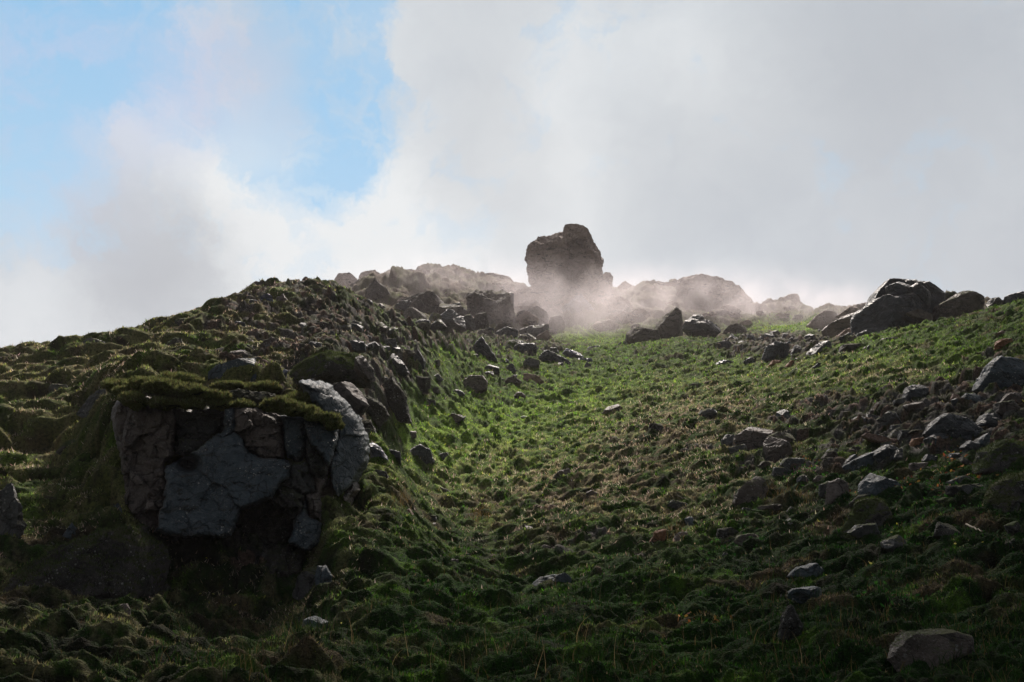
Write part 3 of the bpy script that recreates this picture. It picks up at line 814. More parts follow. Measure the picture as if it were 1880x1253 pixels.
# stones and outcrops round the cliff
stone([(0,1115),(60,1058),(130,1008),(190,975),(240,962),(278,1000),(292,1080),(284,1180),(200,1215),(80,1235),(-40,1210),(-60,1150)], 'huge pitted boulder with grey lichen, lower left of the cliff foot', 'heath', 10.9, thick=0.9, cuts=3, rough=0.07, fuzz=0.6)
stone([(140,762),(160,722),(205,712),(232,730),(226,768),(180,776)], 'angular grey block jutting from the left end of the cliff top', 'darkm', 15.0, thick=0.8)
stone([(384,704),(386,684),(402,672),(440,660),(466,656),(474,690),(470,714),(430,720),(390,716)], 'big faceted blue-grey boulder standing on the cliff top', 'slab', None, cuts=6, rough=0.02)
stone([(512,698),(530,673),(572,654),(602,644),(642,650),(662,644),(682,668),(690,690),(680,715),(640,706),(560,706)], 'long moss-topped outcrop above the cliff right shoulder', 'mossy', 17.4, thick=0.7, rough=0.06, fuzz=0.8)
stone([(655,650),(668,655),(686,680),(690,700),(672,704),(650,680)], 'pale brown bare end block of the moss-topped outcrop', 'brown', 17.0)
stone([(556,702),(574,696),(612,718),(654,760),(642,778),(600,742)], 'long tilted slab leaning on the cliff right shoulder', 'dark', 15.0, thick=0.7, rough=0.02)
stone([(604,706),(642,700),(664,720),(678,745),(666,762),(650,760),(626,738)], 'brown smooth block with a pointed lower corner beside the tilted slab', 'brown', 14.9, thick=0.9)
stone([(676,740),(690,705),(720,690),(745,730),(756,775),(738,780),(700,768)], 'black crumbly outcrop overhanging the green hollow', 'heath', None, thick=0.8, rough=0.09)
stone([(640,742),(662,722),(700,740),(720,770),(700,785),(662,772)], 'dark rough lump under the black crumbly outcrop', 'heath', None, rough=0.08)
for pts, lab, mt in [
 ([(672,812),(684,812),(700,822),(714,846),(704,858),(680,846)], 'wet bluish wedge, leftmost of the stone row right of the cliff', 'blue'),
 ([(706,846),(712,824),(736,830),(736,854)], 'dark squat block second in the stone row right of the cliff', 'dark'),
 ([(736,852),(742,830),(772,816),(790,826),(798,850),(770,860)], 'largest cracked grey boulder in the row right of the cliff', 'dark'),
 ([(794,850),(800,834),(822,831),(828,848),(815,856)], 'small grey stone closing the right end of the cliff-side row', 'dark'),
 ([(668,800),(672,786),(688,790),(696,806),(684,812)], 'small lichen-grey stone just above the bluish wedge', 'darkm'),
 ([(676,880),(690,862),(710,866),(716,884),(696,894)], 'low dark stone below the row right of the cliff', 'darkm'),
 ([(534,1098),(548,1060),(562,1040),(584,1030),(606,1052),(610,1088),(590,1110),(555,1112)], 'lichen-crusted boulder in grass at the cliff right foot', 'darkm'),
 ([(575,1040),(598,1038),(610,1058),(604,1092),(580,1088)], 'smooth bluish stone leaning on the lichen-crusted boulder', 'slab'),
 ([(552,1158),(560,1136),(596,1128),(606,1146),(598,1162),(570,1166)], 'small slate-blue stone sunk in grass below the lichen-crusted boulder', 'slab'),
 ([(186,985),(196,940),(222,922),(224,975),(206,990)], 'upright bluish shard at the left edge of the cliff', 'slab'),
 ([(100,1012),(112,975),(134,955),(142,1000),(120,1016)], 'narrow bluish shard among cushions left of the cliff', 'slab'),
 ([(-20,1000),(0,905),(24,885),(44,930),(40,1010),(10,1040)], 'dark block at the very edge of the picture left of the shards', 'darkm'),
 ([(84,862),(95,820),(130,805),(168,815),(176,845),(130,868)], 'dark mound half buried in moss cushions left of the cliff', 'mossy'),
 ([(204,1138),(212,1112),(232,1108),(240,1128),(222,1142)], 'small brown stone in the shade at the cliff left foot', 'brown'),
 ]:
    stone(pts, lab, mt)
# ------------------------------------------------------------------ left hill, up to its crest
for pts, lab, mt in [
 ([(145,642),(152,628),(170,621),(192,628),(196,640),(170,648)], 'dark knob on the skyline at the far left', 'darkm'),
 ([(184,634),(190,620),(214,618),(228,624),(226,636)], 'second dark knob on the left skyline', 'darkm'),
 ([(317,600),(322,588),(338,582),(356,585),(366,597),(350,606),(330,606)], 'round mossy boulder breaking the left skyline', 'mossy'),
 ([(472,560),(478,545),(492,539),(504,546),(506,562),(490,568)], 'wet blue boulder just under the summit crest', 'blue'),
 ([(504,564),(508,546),(520,540),(528,550),(524,570),(512,574)], 'pale grey block right of the wet blue boulder', 'brown'),
 ([(452,562),(462,550),(476,554),(476,568),(460,572)], 'dark stone left of the wet blue boulder', 'dark'),
 ([(404,604),(408,590),(420,586),(428,594),(426,606)], 'grey block under a moss lip below the skyline', 'dark'),
 ([(388,604),(392,592),(404,590),(404,606)], 'smaller twin of the block under the moss lip', 'dark'),
 ([(538,530),(542,524),(556,522),(562,529),(550,534)], 'pale flat stone on the very summit of the left hill', 'brown'),
 ([(542,526),(545,520),(548,519),(550,516),(552,526)], 'tiny black pointed stone standing on the summit', 'dark'),
 ([(558,532),(565,524),(582,523),(592,531),(575,538)], 'mossy dark lump right of the summit stone', 'mossy'),
 ([(546,547),(551,537),(564,536),(570,542),(558,549)], 'pinkish stone a little below the summit', 'pink'),
 ([(456,572),(468,565),(478,572),(476,582),(462,584)], 'small dark block below the wet blue boulder', 'dark'),
 ([(540,605),(548,592),(560,592),(566,606),(555,614)], 'dark sunken boulder in the middle of the left hill', 'dark'),
 ([(362,645),(374,630),(392,622),(400,634),(396,648),(378,652)], 'two-toned boulder among cushions left of the hill', 'brown'),
 ([(415,660),(424,647),(440,641),(456,645),(462,658),(440,664)], 'brown rounded rock behind the faceted blue-grey boulder', 'brown'),
 ([(352,680),(362,672),(380,670),(384,680),(366,688)], 'low pale-grey rock left of the faceted blue-grey boulder', 'slab'),
 ([(515,692),(520,678),(528,680),(526,694),(518,700)], 'wet violet splinter left of the moss-topped outcrop', 'blue'),
 ([(620,640),(628,628),(648,626),(672,630),(672,646),(645,652)], 'long grey ledge across the left hill', 'dark'),
 ([(668,648),(672,630),(688,626),(698,636),(692,652),(678,656)], 'dark hooded block at the right end of the grey ledge', 'dark'),
 ([(692,668),(704,655),(722,648),(742,662),(744,676),(716,680)], 'grey cracked rock right of the hooded block', 'dark'),
 ([(752,664),(758,640),(764,638),(776,654),(786,670),(780,682),(768,678)], 'tall slab leaning with a bright right edge above the hollow', 'dark'),
 ([(690,562),(700,555),(708,564),(706,576),(696,574)], 'brown rock in the mossy right flank of the summit', 'brown'),
 ([(664,556),(672,549),(684,552),(684,560),(670,562)], 'grey stone poking from moss on the right flank', 'dark'),
 ([(730,596),(738,586),(750,592),(752,602),(740,604)], 'dark mossy lump further down the right flank', 'darkm'),
 ([(680,602),(686,600),(696,612),(694,616),(684,610)], 'elongated pinkish stone on the right flank', 'pink'),
 ([(576,603),(580,597),(586,596),(588,602),(582,605)], 'small ochre stone in the middle of the left hill', 'rust'),
 ([(540,624),(546,617),(558,617),(560,624),(548,628)], 'pinkish stone under the dark sunken boulder', 'pink'),
 ([(530,636),(534,628),(541,628),(543,636),(536,640)], 'lower of the two pinkish stones under the dark sunken boulder', 'pink'),
 ([(634,598),(640,592),(648,594),(648,600),(640,602)], 'small pinkish stone above the grey ledge', 'pink'),
 ([(583,584),(590,578),(600,580),(602,588),(590,590)], 'small brown stone right of the hill centre', 'brown'),
 ([(482,642),(488,632),(500,634),(502,642),(492,646)], 'small grey stone under bright green moss', 'dark'),
 ([(455,628),(462,622),(470,632),(464,640)], 'slim brown stone beside bright green moss', 'brown'),
 ([(822,628),(826,604),(830,598),(838,622),(838,632)], 'thin upright spike right of the mossy flank', 'brown'),
 ([(688,700),(700,690),(712,694),(716,704),(700,708)], 'grey stone on green moss right of the outcrop', 'dark'),
 ([(738,694),(742,682),(752,682),(756,694),(748,700)], 'squat brown stone left of the brown round boulder', 'brown'),
 ([(726,700),(734,694),(744,700),(738,708)], 'little pinkish stone beside the squat brown one', 'pink'),
 ]:
    stone(pts, lab, mt)
# ------------------------------------------------------------------ black slabs at the head of the hollow
for pts, lab, mt, kw in [
 ([(850,656),(866,640),(884,617),(894,632),(908,652),(916,668),(900,676),(880,668),(862,660)], 'black peaked slab like a tent, left of the black slabs', 'black', {}),
 ([(928,650),(952,632),(978,624),(988,640),(984,652),(966,662),(940,664)], 'black curved slab right of the peaked one', 'black', {}),
 ([(984,672),(992,650),(1002,642),(1034,655),(1050,668),(1036,678),(1004,682)], 'black slab with a bright wet right-hand edge', 'black', {}),
 ([(1032,650),(1040,640),(1070,650),(1076,660),(1050,664)], 'flat wet slab topmost at the right of the black slabs', 'blue', {}),
 ([(1050,668),(1062,658),(1084,658),(1092,666),(1070,672)], 'low bluish slab at the right end of the black slabs', 'blue', {}),
 ([(922,688),(932,672),(940,666),(950,684),(948,692)], 'small black pyramid below the slabs', 'black', {}),
 ([(888,676),(900,668),(916,672),(918,686),(900,690)], 'dark rubble block under the peaked slab', 'black', {}),
 ([(884,690),(892,682),(906,682),(908,692),(894,696)], 'flat dark stone left of the black pyramid', 'black', {}),
 ([(956,668),(972,656),(990,662),(990,682),(964,688)], 'dark block between the curved and bright-edged slabs', 'darkm', {}),
 ([(838,716),(844,702),(864,690),(886,690),(896,702),(894,720),(866,728),(846,724)], 'rounded brown boulder capped with green moss', 'brown', {'cuts': 3}),
 ([(958,702),(962,686),(984,688),(1000,702),(980,708)], 'pinkish wedge stone under a moss brow', 'pink', {}),
 ([(922,706),(930,696),(944,690),(958,702),(948,712),(930,714)], 'brown wedge left of the pinkish wedge', 'brown', {}),
 ([(918,720),(924,710),(940,712),(940,720)], 'small pinkish stone below the brown wedge', 'pink', {}),
 ([(934,732),(944,720),(958,720),(968,730),(950,738)], 'low red-brown stone in the upper hollow', 'brown', {}),
 ([(815,770),(830,760),(850,763),(846,774),(830,780)], 'dark stone with brown left side in the hollow', 'brown', {}),
 ([(836,780),(846,766),(856,764),(850,776)], 'black corner stone leaning on the brown-sided one', 'dark', {}),
 ([(918,772),(924,762),(936,763),(940,772),(928,775)], 'small brown stone left of the white disc', 'brown', {}),
 ([(845,820),(850,813),(862,816),(864,822)], 'small grey stone on the brightest grass', 'brown', {}),
 ([(1104,760),(1116,746),(1134,742),(1146,752),(1130,764)], 'dark brown rock in the middle of the green slope', 'brown', {}),
 ([(1286,712),(1294,702),(1308,698),(1322,704),(1312,714),(1296,718)], 'pinkish cracked rock on the green slope', 'pink', {}),
 ([(1262,714),(1268,704),(1282,706),(1280,716)], 'darker neighbour of the pinkish cracked rock', 'brown', {}),
 ([(1014,878),(1026,864),(1046,860),(1056,870),(1036,884)], 'flat brown rock below the brightest grass', 'brown', {}),
 ([(954,767),(960,764),(970,765),(972,768),(962,770)], 'small white flat disc-like stone lying on the grass', 'pale', {'thick': 1.2, 'cuts': 1}),
 ]:
    stone(pts, lab, mt, **kw)
# ------------------------------------------------------------------ right-hand slope
for pts, lab, mt in [
 ([(1344,838),(1350,800),(1380,780),(1402,770),(1418,784),(1408,832),(1372,852)], 'grey-brown peaked boulder, left half of a pair on the right slope', 'brown'),
 ([(1402,812),(1412,800),(1448,812),(1456,835),(1434,864),(1404,866)], 'flat-faced brown boulder, right half of the pair', 'brown'),
 ([(1420,776),(1426,756),(1440,750),(1452,754),(1450,776),(1434,782)], 'small grey boulder above the pair', 'dark'),
 ([(1346,925),(1358,890),(1384,872),(1404,876),(1410,896),(1396,934),(1362,948)], 'brown boulder half hidden in grass below the pair', 'brownm'),
 ([(1544,862),(1566,845),(1594,832),(1628,828),(1622,848),(1580,872),(1556,874)], 'long grey streaked slab jutting left from the shade', 'slab'),
 ([(1582,800),(1592,794),(1624,806),(1674,812),(1660,826),(1630,824),(1606,812)], 'thin pale ridge slab above the streaked slab', 'pink'),
 ([(1600,838),(1616,812),(1636,818),(1664,836),(1656,860),(1616,862)], 'dark block holding up the thin pale slab', 'dark'),
 ([(1568,912),(1584,884),(1602,868),(1640,884),(1666,910),(1630,922)], 'slate-blue triangular face in the shade', 'slab'),
 ([(1508,930),(1514,888),(1540,878),(1558,886),(1558,918),(1534,940)], 'dim brown flat face left of the slate-blue triangle', 'brown'),
 ([(1698,796),(1716,772),(1734,760),(1768,770),(1802,792),(1788,832),(1730,834)], 'black hollowed boulder with a bright left rim', 'dark'),
 ([(1712,812),(1726,804),(1750,806),(1746,832),(1722,836)], 'blue-grey block below the black hollowed boulder', 'slab'),
 ([(1776,834),(1792,808),(1816,794),(1812,826),(1790,842)], 'narrow wet blue-grey shard in the right-hand shade', 'slab'),
 ([(1788,870),(1800,830),(1836,808),(1900,812),(1905,872),(1836,884)], 'dark mossy hump at the right edge', 'mossy'),
 ([(1806,930),(1826,888),(1862,868),(1910,868),(1912,960),(1850,972),(1815,960)], 'mossy boulder with white lichen rosettes at the right edge', 'mossy'),
 ([(1612,830),(1640,790),(1660,780),(1660,800),(1640,830)], 'dark stone under the scree brow', 'darkm'),
 ([(1528,975),(1556,928),(1606,914),(1654,936),(1668,985),(1610,1008),(1548,1002)], 'round mossy mound with a dark front', 'mossy'),
 ([(1190,1000),(1202,976),(1224,970),(1224,998),(1206,1010)], 'orange stone in grass at the centre right', 'rust'),
 ([(1230,1004),(1242,978),(1262,976),(1266,998),(1248,1012)], 'brown stone beside the orange one', 'brown'),
 ([(1250,970),(1256,952),(1272,948),(1276,964),(1262,974)], 'small bluish stone above the orange pair', 'slab'),
 ([(974,1076),(990,1060),(1028,1054),(1052,1044),(1048,1070),(1012,1092),(986,1090)], 'slate-blue flat stone in dark grass', 'slab'),
 ([(954,992),(964,962),(976,960),(984,990),(968,1004)], 'upright brown stone left of the brown pebble pair', 'brown'),
 ([(986,1010),(998,1000),(1012,1004),(1016,1014),(1000,1020)], 'round brown stone below the mossy brow', 'brown'),
 ([(1040,970),(1046,958),(1058,962),(1056,976)], 'small reddish upright stone in the centre field', 'pink'),
 ([(1002,938),(1010,926),(1024,930),(1020,940)], 'small pink stone above the reddish upright one', 'pink'),
 ([(1640,1238),(1612,1226),(1640,1190),(1672,1162),(1738,1156),(1772,1164),(1778,1192),(1720,1218),(1680,1262)], 'large pinkish-brown boulder lowest at the right', 'brownm'),
 ([(1446,1060),(1462,1042),(1496,1034),(1514,1046),(1512,1064),(1470,1072)], 'blue-lichened rock in dark grass, upper of two', 'slab'),
 ([(1444,1098),(1454,1082),(1500,1076),(1524,1084),(1512,1100),(1470,1108)], 'blue-lichened ledge, lower of two', 'slab'),
 ([(1428,1190),(1436,1130),(1450,1108),(1474,1120),(1476,1180),(1456,1210)], 'upright rock speckled with pale lichen in dark grass', 'heath'),
 ([(1652,742),(1664,712),(1688,703),(1706,712),(1704,736),(1676,748)], 'dark stone with grey top on the upper right slope', 'dark'),
 ([(1760,740),(1772,722),(1798,724),(1800,748),(1772,752)], 'grey-blue rock low in the upper right scree', 'slab'),
 ([(1790,716),(1812,672),(1832,654),(1866,662),(1892,700),(1890,740),(1836,742)], 'large blue-grey boulder at the right edge of the upper slope', 'slab'),
 ([(1836,740),(1848,722),(1872,722),(1880,744),(1856,752)], 'orange-brown block under the large right-edge boulder', 'brown'),
 ([(1818,642),(1834,624),(1854,622),(1864,634),(1846,646)], 'rust-coloured rock high on the right slope', 'rust'),
 ([(1826,614),(1838,608),(1858,614),(1846,620)], 'small pinkish flat stone above the rust-coloured rock', 'pink'),
 ([(1744,736),(1750,722),(1760,726),(1758,740)], 'small pinkish stone at the top of the dark scree', 'pink'),
 ([(1664,826),(1676,806),(1700,802),(1698,822),(1680,832)], 'ochre angular stone under the scree brow', 'rust'),
 ([(1610,770),(1630,755),(1656,760),(1660,785),(1640,800),(1616,796)], 'black overhang above the thin pale slab', 'darkm'),
 ([(1490,884),(1502,872),(1516,876),(1506,890)], 'small slanted brown shard in bright moss', 'brown'),
 ([(1550,960),(1562,950),(1580,952),(1578,966)], 'small lichened stone on the mossy mound', 'heath'),
 ([(1220,928),(1234,918),(1262,924),(1268,936),(1240,944)], 'dark flat stone under a dead twig', 'darkm'),
 ]:
    stone(pts, lab, mt, fuzz=(0.5 if mt == 'mossy' else 0.0))
# ------------------------------------------------------------------ big boulder group on the right skyline
bo = bpy.data.objects.new('boulder_stack', None); COL.objects.link(bo)
bo.location = (ue(1640, 620)[0] * 35.5, 35.5, ue(1640, 620)[1] * 35.5)
tag(bo, 'huge cracked black boulder on the right skyline with wet bluish top', 'boulder')
def bb(outline, Y, mat, **kw):
    kw.setdefault('cuts', 4); cx, cy = centroid(outline)
    outline = [(cx + (a - cx) * 1.07, cy + (b - cy) * 1.07) for a, b in outline]
    return rock('rock_block', outline, Y, mat, seed=oseed(outline), parent=bo, **kw)
bb([(1564,624),(1566,596),(1576,572),(1612,550),(1662,545),(1692,560),(1708,576),(1704,606),(1662,618),(1602,628)], 34.2, 'black', thick=0.8, boxy=0.62, hollows=((1682,600,18,18),), lvl=6)
bb([(1592,566),(1604,540),(1628,517),(1646,515),(1668,526),(1672,546),(1622,564)], 35.0, 'black', thick=1.0, rough=0.025)
bb([(1626,528),(1650,518),(1676,528),(1670,546),(1634,548)], 34.4, 'black', thick=0.8, rough=0.025)
bb([(1668,530),(1680,522),(1712,546),(1708,566),(1672,548)], 34.2, 'black', thick=0.9, rough=0.025)
bb([(1672,524),(1700,520),(1728,538),(1720,552),(1700,545)], 35.4, 'black', thick=0.9, rough=0.025)
bb([(1580,612),(1590,570),(1612,540),(1640,522),(1690,526),(1722,546),(1716,600),(1660,612)], 35.4, 'black', thick=0.9, cuts=3)
bb([(1664,576),(1690,566),(1710,578),(1706,596),(1690,586),(1672,582)], 33.4, 'brown', thick=0.7)
for pts, lab, mt, Y in [
 ([(1712,604),(1718,562),(1744,548),(1760,538),(1802,534),(1810,560),(1800,590),(1750,600)], 'reddish-brown boulder right of the huge black one', 'brownm', 34.0),
 ([(1720,560),(1724,540),(1750,536),(1764,544),(1750,556)], 'mossy saddle rock between the two big skyline boulders', 'mossy', 35.5),
 ([(1836,564),(1850,542),(1872,536),(1905,545),(1905,566)], 'dark skyline rock at the right edge', 'dark', 32.5),
 ([(1806,564),(1820,548),(1840,546),(1848,562)], 'low mossy rock left of the right-edge skyline rock', 'darkm', 33.0),
 ([(1500,620),(1520,596),(1548,582),(1580,572),(1598,560),(1590,590),(1560,616),(1525,630)], 'hazy pink-brown rock shoulder left of the huge black boulder', 'brown', 46),
 ([(1478,600),(1496,582),(1510,572),(1536,572),(1544,592),(1520,612)], 'hazy square rock in the notch left of the black boulder', 'far', 58),
 ([(1536,582),(1560,562),(1594,556),(1600,575),(1570,592)], 'hazy slanting rock against the sky left of the black boulder', 'far', 54),
 ([(1528,626),(1550,606),(1576,596),(1572,620),(1545,634)], 'pinkish flat rock at the left foot of the black boulder', 'pink', 40),
 ([(1652,527),(1660,519),(1672,518),(1682,526)], 'pink hazy tip showing behind the black boulder', 'far', 60),
 ([(1398,660),(1406,636),(1422,628),(1448,632),(1452,656),(1424,664)], 'blue-black rounded boulder in the saddle scree', 'dark', None),
 ([(1448,656),(1458,636),(1468,632),(1480,646),(1476,660)], 'black stone with a white glinting peak in the saddle', 'dark', None),
 ([(1456,644),(1464,633),(1474,640),(1466,648)], 'pale stone tip painted as a white glint in the saddle', 'pale', None),  # pale rock colour stands in for a glint on the black stone
 ([(1308,670),(1324,662),(1350,664),(1342,670),(1322,673)], 'flat bluish slab lying left of the saddle scree', 'blue', None),
 ([(1408,674),(1418,662),(1436,662),(1442,672),(1424,678)], 'rusty-brown rock below the blue-black boulder', 'rust', None),
 ([(1440,674),(1452,662),(1466,664),(1468,674)], 'second rusty rock right of the first', 'rust', None),
 ([(1484,680),(1500,668),(1524,664),(1520,676),(1500,682)], 'dark low slab on the near side of the saddle', 'dark', None),
 ([(1450,682),(1462,676),(1474,680),(1464,686)], 'small dark stone left of the dark low slab', 'dark', None),
 ([(1536,655),(1546,634),(1580,626),(1600,628),(1590,642),(1556,656)], 'dark pitted rock below the huge black boulder', 'heath', None),
 ([(1604,634),(1620,622),(1648,620),(1640,632)], 'low brown rock at the foot of the huge black boulder', 'brown', None),
 ([(1480,650),(1490,630),(1520,626),(1536,640),(1520,654)], 'black block in the scree left of the dark pitted rock', 'dark', None),
 ([(1376,630),(1380,616),(1392,616),(1394,628)], 'upright rusty stone in the saddle scree', 'rust', None),
 ([(1348,634),(1360,626),(1374,628),(1372,636)], 'grey wet plate in the saddle scree', 'slab', None),
 ([(1345,648),(1356,638),(1370,642),(1366,650)], 'rounded grey stone below the grey wet plate', 'dark', None),
 ]:
    stone(pts, lab, mt, Y=Y)
# ------------------------------------------------------------------ rocks before and on the far ridge
for pts, lab, mt, Y, kw in [
 ([(1146,634),(1150,610),(1164,600),(1184,597),(1206,602),(1214,622),(1190,636)], 'dark rounded rock leftmost of three before the misty bowl', 'fard', 53, {}),
 ([(1198,618),(1206,596),(1218,578),(1236,558),(1250,572),(1258,590),(1262,612),(1230,622)], 'peaked brown rock middle of three before the misty bowl', 'fard', 55, {}),
 ([(1250,606),(1258,590),(1272,578),(1284,576),(1292,588),(1312,596),(1324,606),(1314,622),(1276,622)], 'black jagged rock rightmost of three before the misty bowl', 'dark', 52, {'rough': 0.07}),
 ([(1128,646),(1136,630),(1150,626),(1158,640),(1142,650)], 'low dark stone left of the three rocks', 'darkm', 51, {}),
 ([(1066,648),(1080,636),(1108,636),(1120,646),(1096,654)], 'low black rock at the lip of the hollow', 'dark', 50, {}),
 ([(613,548),(613,514),(622,503),(642,501),(656,512),(662,548)], 'pink blocky rock at the left end of the far ridge', 'far', 72, {}),
 ([(630,555),(640,526),(660,514),(690,520),(704,556)], 'grey rounded rock before the pink blocky one', 'fard', 68, {}),
 ([(652,522),(664,500),(690,497),(704,508),(706,526),(680,536)], 'pale flat-topped rock above the grey rounded one', 'far', 73, {}),
 ([(664,560),(672,532),(690,514),(710,530),(724,548),(722,572),(698,580)], 'dark moss-crowned boulder at the near end of the ridge', 'fard', 62, {}),
 ([(700,545),(706,512),(722,500),(760,498),(790,500),(800,530),(770,548),(735,552)], 'broad slanting rock slab at the ridge left', 'far', 72, {'layers': 0.02}),
 ([(780,530),(790,499),(830,498),(868,506),(880,530),(850,545),(800,545)], 'layered pale rock next along the ridge', 'far', 75, {'layers': 0.025}),
 ([(865,530),(876,506),(904,502),(934,512),(950,526),(930,545),(890,545)], 'low humped rock before the pinnacle gap', 'far', 77, {'layers': 0.02}),
 ([(718,580),(728,556),(748,544),(790,540),(820,546),(824,578),(800,594),(750,596)], 'wide dark block below the ridge slab', 'fard', 60, {'boxy': 0.5}),
 ([(734,582),(746,568),(764,562),(780,570),(786,592),(760,606),(742,600)], 'grey wedge in front of the wide dark block', 'fard', 54, {}),
 ([(784,606),(786,582),(796,574),(810,578),(812,602),(800,612)], 'mossy round-topped stone left of the curved black rock', 'mossy', 49, {}),
 ([(798,602),(808,580),(822,566),(838,570),(854,588),(856,606),(838,610),(820,604)], 'curved black wet rock below the wide dark block', 'dark', 50, {}),
 ([(846,604),(850,580),(862,574),(874,590),(872,608)], 'dark stone right of the curved black rock', 'darkm', 51, {}),
 ([(842,566),(856,540),(880,528),(932,533),(950,558),(948,590),(916,598),(868,588)], 'massive brown boulder below the ridge', 'fard', 61, {'boxy': 0.5, 'rough': 0.10}),
 ([(868,606),(872,578),(896,574),(900,602)], 'square black block under the massive brown boulder', 'fard', 54, {}),
 ([(944,588),(948,572),(964,570),(990,586),(984,600),(960,600)], 'pinkish wedge right of the massive brown boulder', 'far', 60, {}),
 ([(948,570),(952,556),(978,550),(996,560),(1000,578),(980,586)], 'hazy grey block behind the pinkish wedge', 'far', 66, {}),
 ([(1022,582),(1036,556),(1052,542),(1066,542),(1084,562),(1098,582),(1078,604),(1044,604)], 'bluish wet rock in the steam under the pinnacle', 'blue', 68, {}),
 ([(1096,600),(1108,578),(1140,572),(1166,590),(1150,606)], 'low hazy rock right of the bluish one', 'far', 67, {}),
 ([(1118,556),(1126,534),(1148,516),(1164,524),(1156,540),(1136,560)], 'small tilted rock on the skyline right of the pinnacle', 'far', 78, {}),
 ([(1150,580),(1160,545),(1190,524),(1240,518),(1262,540),(1250,580),(1200,596)], 'smooth hazy ridge shoulder left of the broad hill rock', 'far', 77, {}),
 ([(1200,592),(1216,548),(1246,516),(1278,504),(1312,512),(1352,532),(1380,556),(1392,584),(1340,598),(1250,602)], 'broad humped hill rock in the haze', 'far', 74, {'hollows': ((1285,545,22,10), (1240,560,16,8), (1330,565,20,8)), 'lvl': 6, 'rough': 0.06}),
 ([(1382,586),(1392,558),(1430,552),(1446,542),(1462,545),(1478,566),(1484,588),(1430,594)], 'hazy double-humped rock on the right ridge', 'far', 78, {}),
 ([(1480,594),(1492,572),(1506,568),(1520,582),(1524,596)], 'faint low rock at the end of the right ridge', 'far', 80, {}),
 ([(0,690),(-20,665),(20,655),(60,650),(92,646),(88,668),(50,684)], 'long low rock bank at the far left skyline', 'fard', 30, {}),
 ([(55,690),(62,665),(120,655),(160,650),(150,672),(110,690)], 'dark slanted block below the left skyline bank', 'darkm', 24, {}),
 ]:
    stone(pts, lab, mt, Y=Y, **kw)
for k, (pts, mt, Y) in enumerate([
 ([(952,600),(960,575),(985,562),(1005,572),(1010,600),(985,612)], 'fard', 64), ([(1000,606),(1010,584),(1030,580),(1040,600),(1026,614)], 'fard', 62),
 ([(1080,612),(1092,590),(1120,586),(1140,600),(1130,616)], 'far', 65), ([(1140,600),(1150,575),(1180,566),(1204,580),(1200,604)], 'far', 68),
 ([(905,612),(912,596),(934,592),(948,604),(940,618)], 'fard', 55), ([(870,626),(878,606),(900,604),(916,618),(900,632)], 'fard', 50),
 ([(960,552),(968,536),(990,530),(1006,545),(1000,562),(975,566)], 'far', 71), ([(1060,566),(1072,548),(1098,546),(1110,562),(1100,576)], 'far', 71),
 ([(920,640),(930,626),(952,622),(968,634),(950,646)], 'darkm', 45), ([(800,622),(812,606),(832,606),(842,618),(822,628)], 'darkm', 46),
 ([(1326,612),(1336,598),(1360,594),(1376,606),(1360,618)], 'fard', 58), ([(1300,590),(1312,572),(1336,568),(1350,582),(1340,596)], 'far', 70)]):
    stone(pts, ['grey block half lost in steam below the pinnacle left side', 'small dark block beside the bluish wet rock', 'low pinkish block under the bluish wet rock', 'hazy rounded block on the misty slope right of the bluish rock',
      'dark block between the massive brown boulder and the slabs', 'squat block just above the peaked black slab', 'pale hazy rock against the left foot of the pinnacle', 'pale hazy rock against the right foot of the pinnacle',
      'mossy dark rock above the curved black slab', 'dark stone left of the thin spike', 'grey rock beyond the black jagged rock', 'pale rock at the foot of the broad humped hill rock'][k], mt, Y=Y, rough=0.07)
for k, (pts, Y) in enumerate([([(930,562),(944,540),(974,530),(1000,540),(1014,562),(990,580),(950,582)], 69), ([(1004,576),(1018,550),(1050,540),(1086,548),(1100,572),(1060,590),(1024,590)], 68.5), ([(1094,580),(1108,552),(1136,544),(1162,556),(1170,582),(1134,594)], 69), ([(880,548),(898,524),(936,520),(956,540),(940,560),(900,564)], 72)]):
    stone(pts, ['broad pale crag at the left foot of the pinnacle', 'broad pale crag directly under the pinnacle', 'broad pale crag at the right foot of the pinnacle', 'craggy pale hump on the ridge left of the pinnacle'][k], 'far', Y=Y, rough=0.11, boxy=0.7)
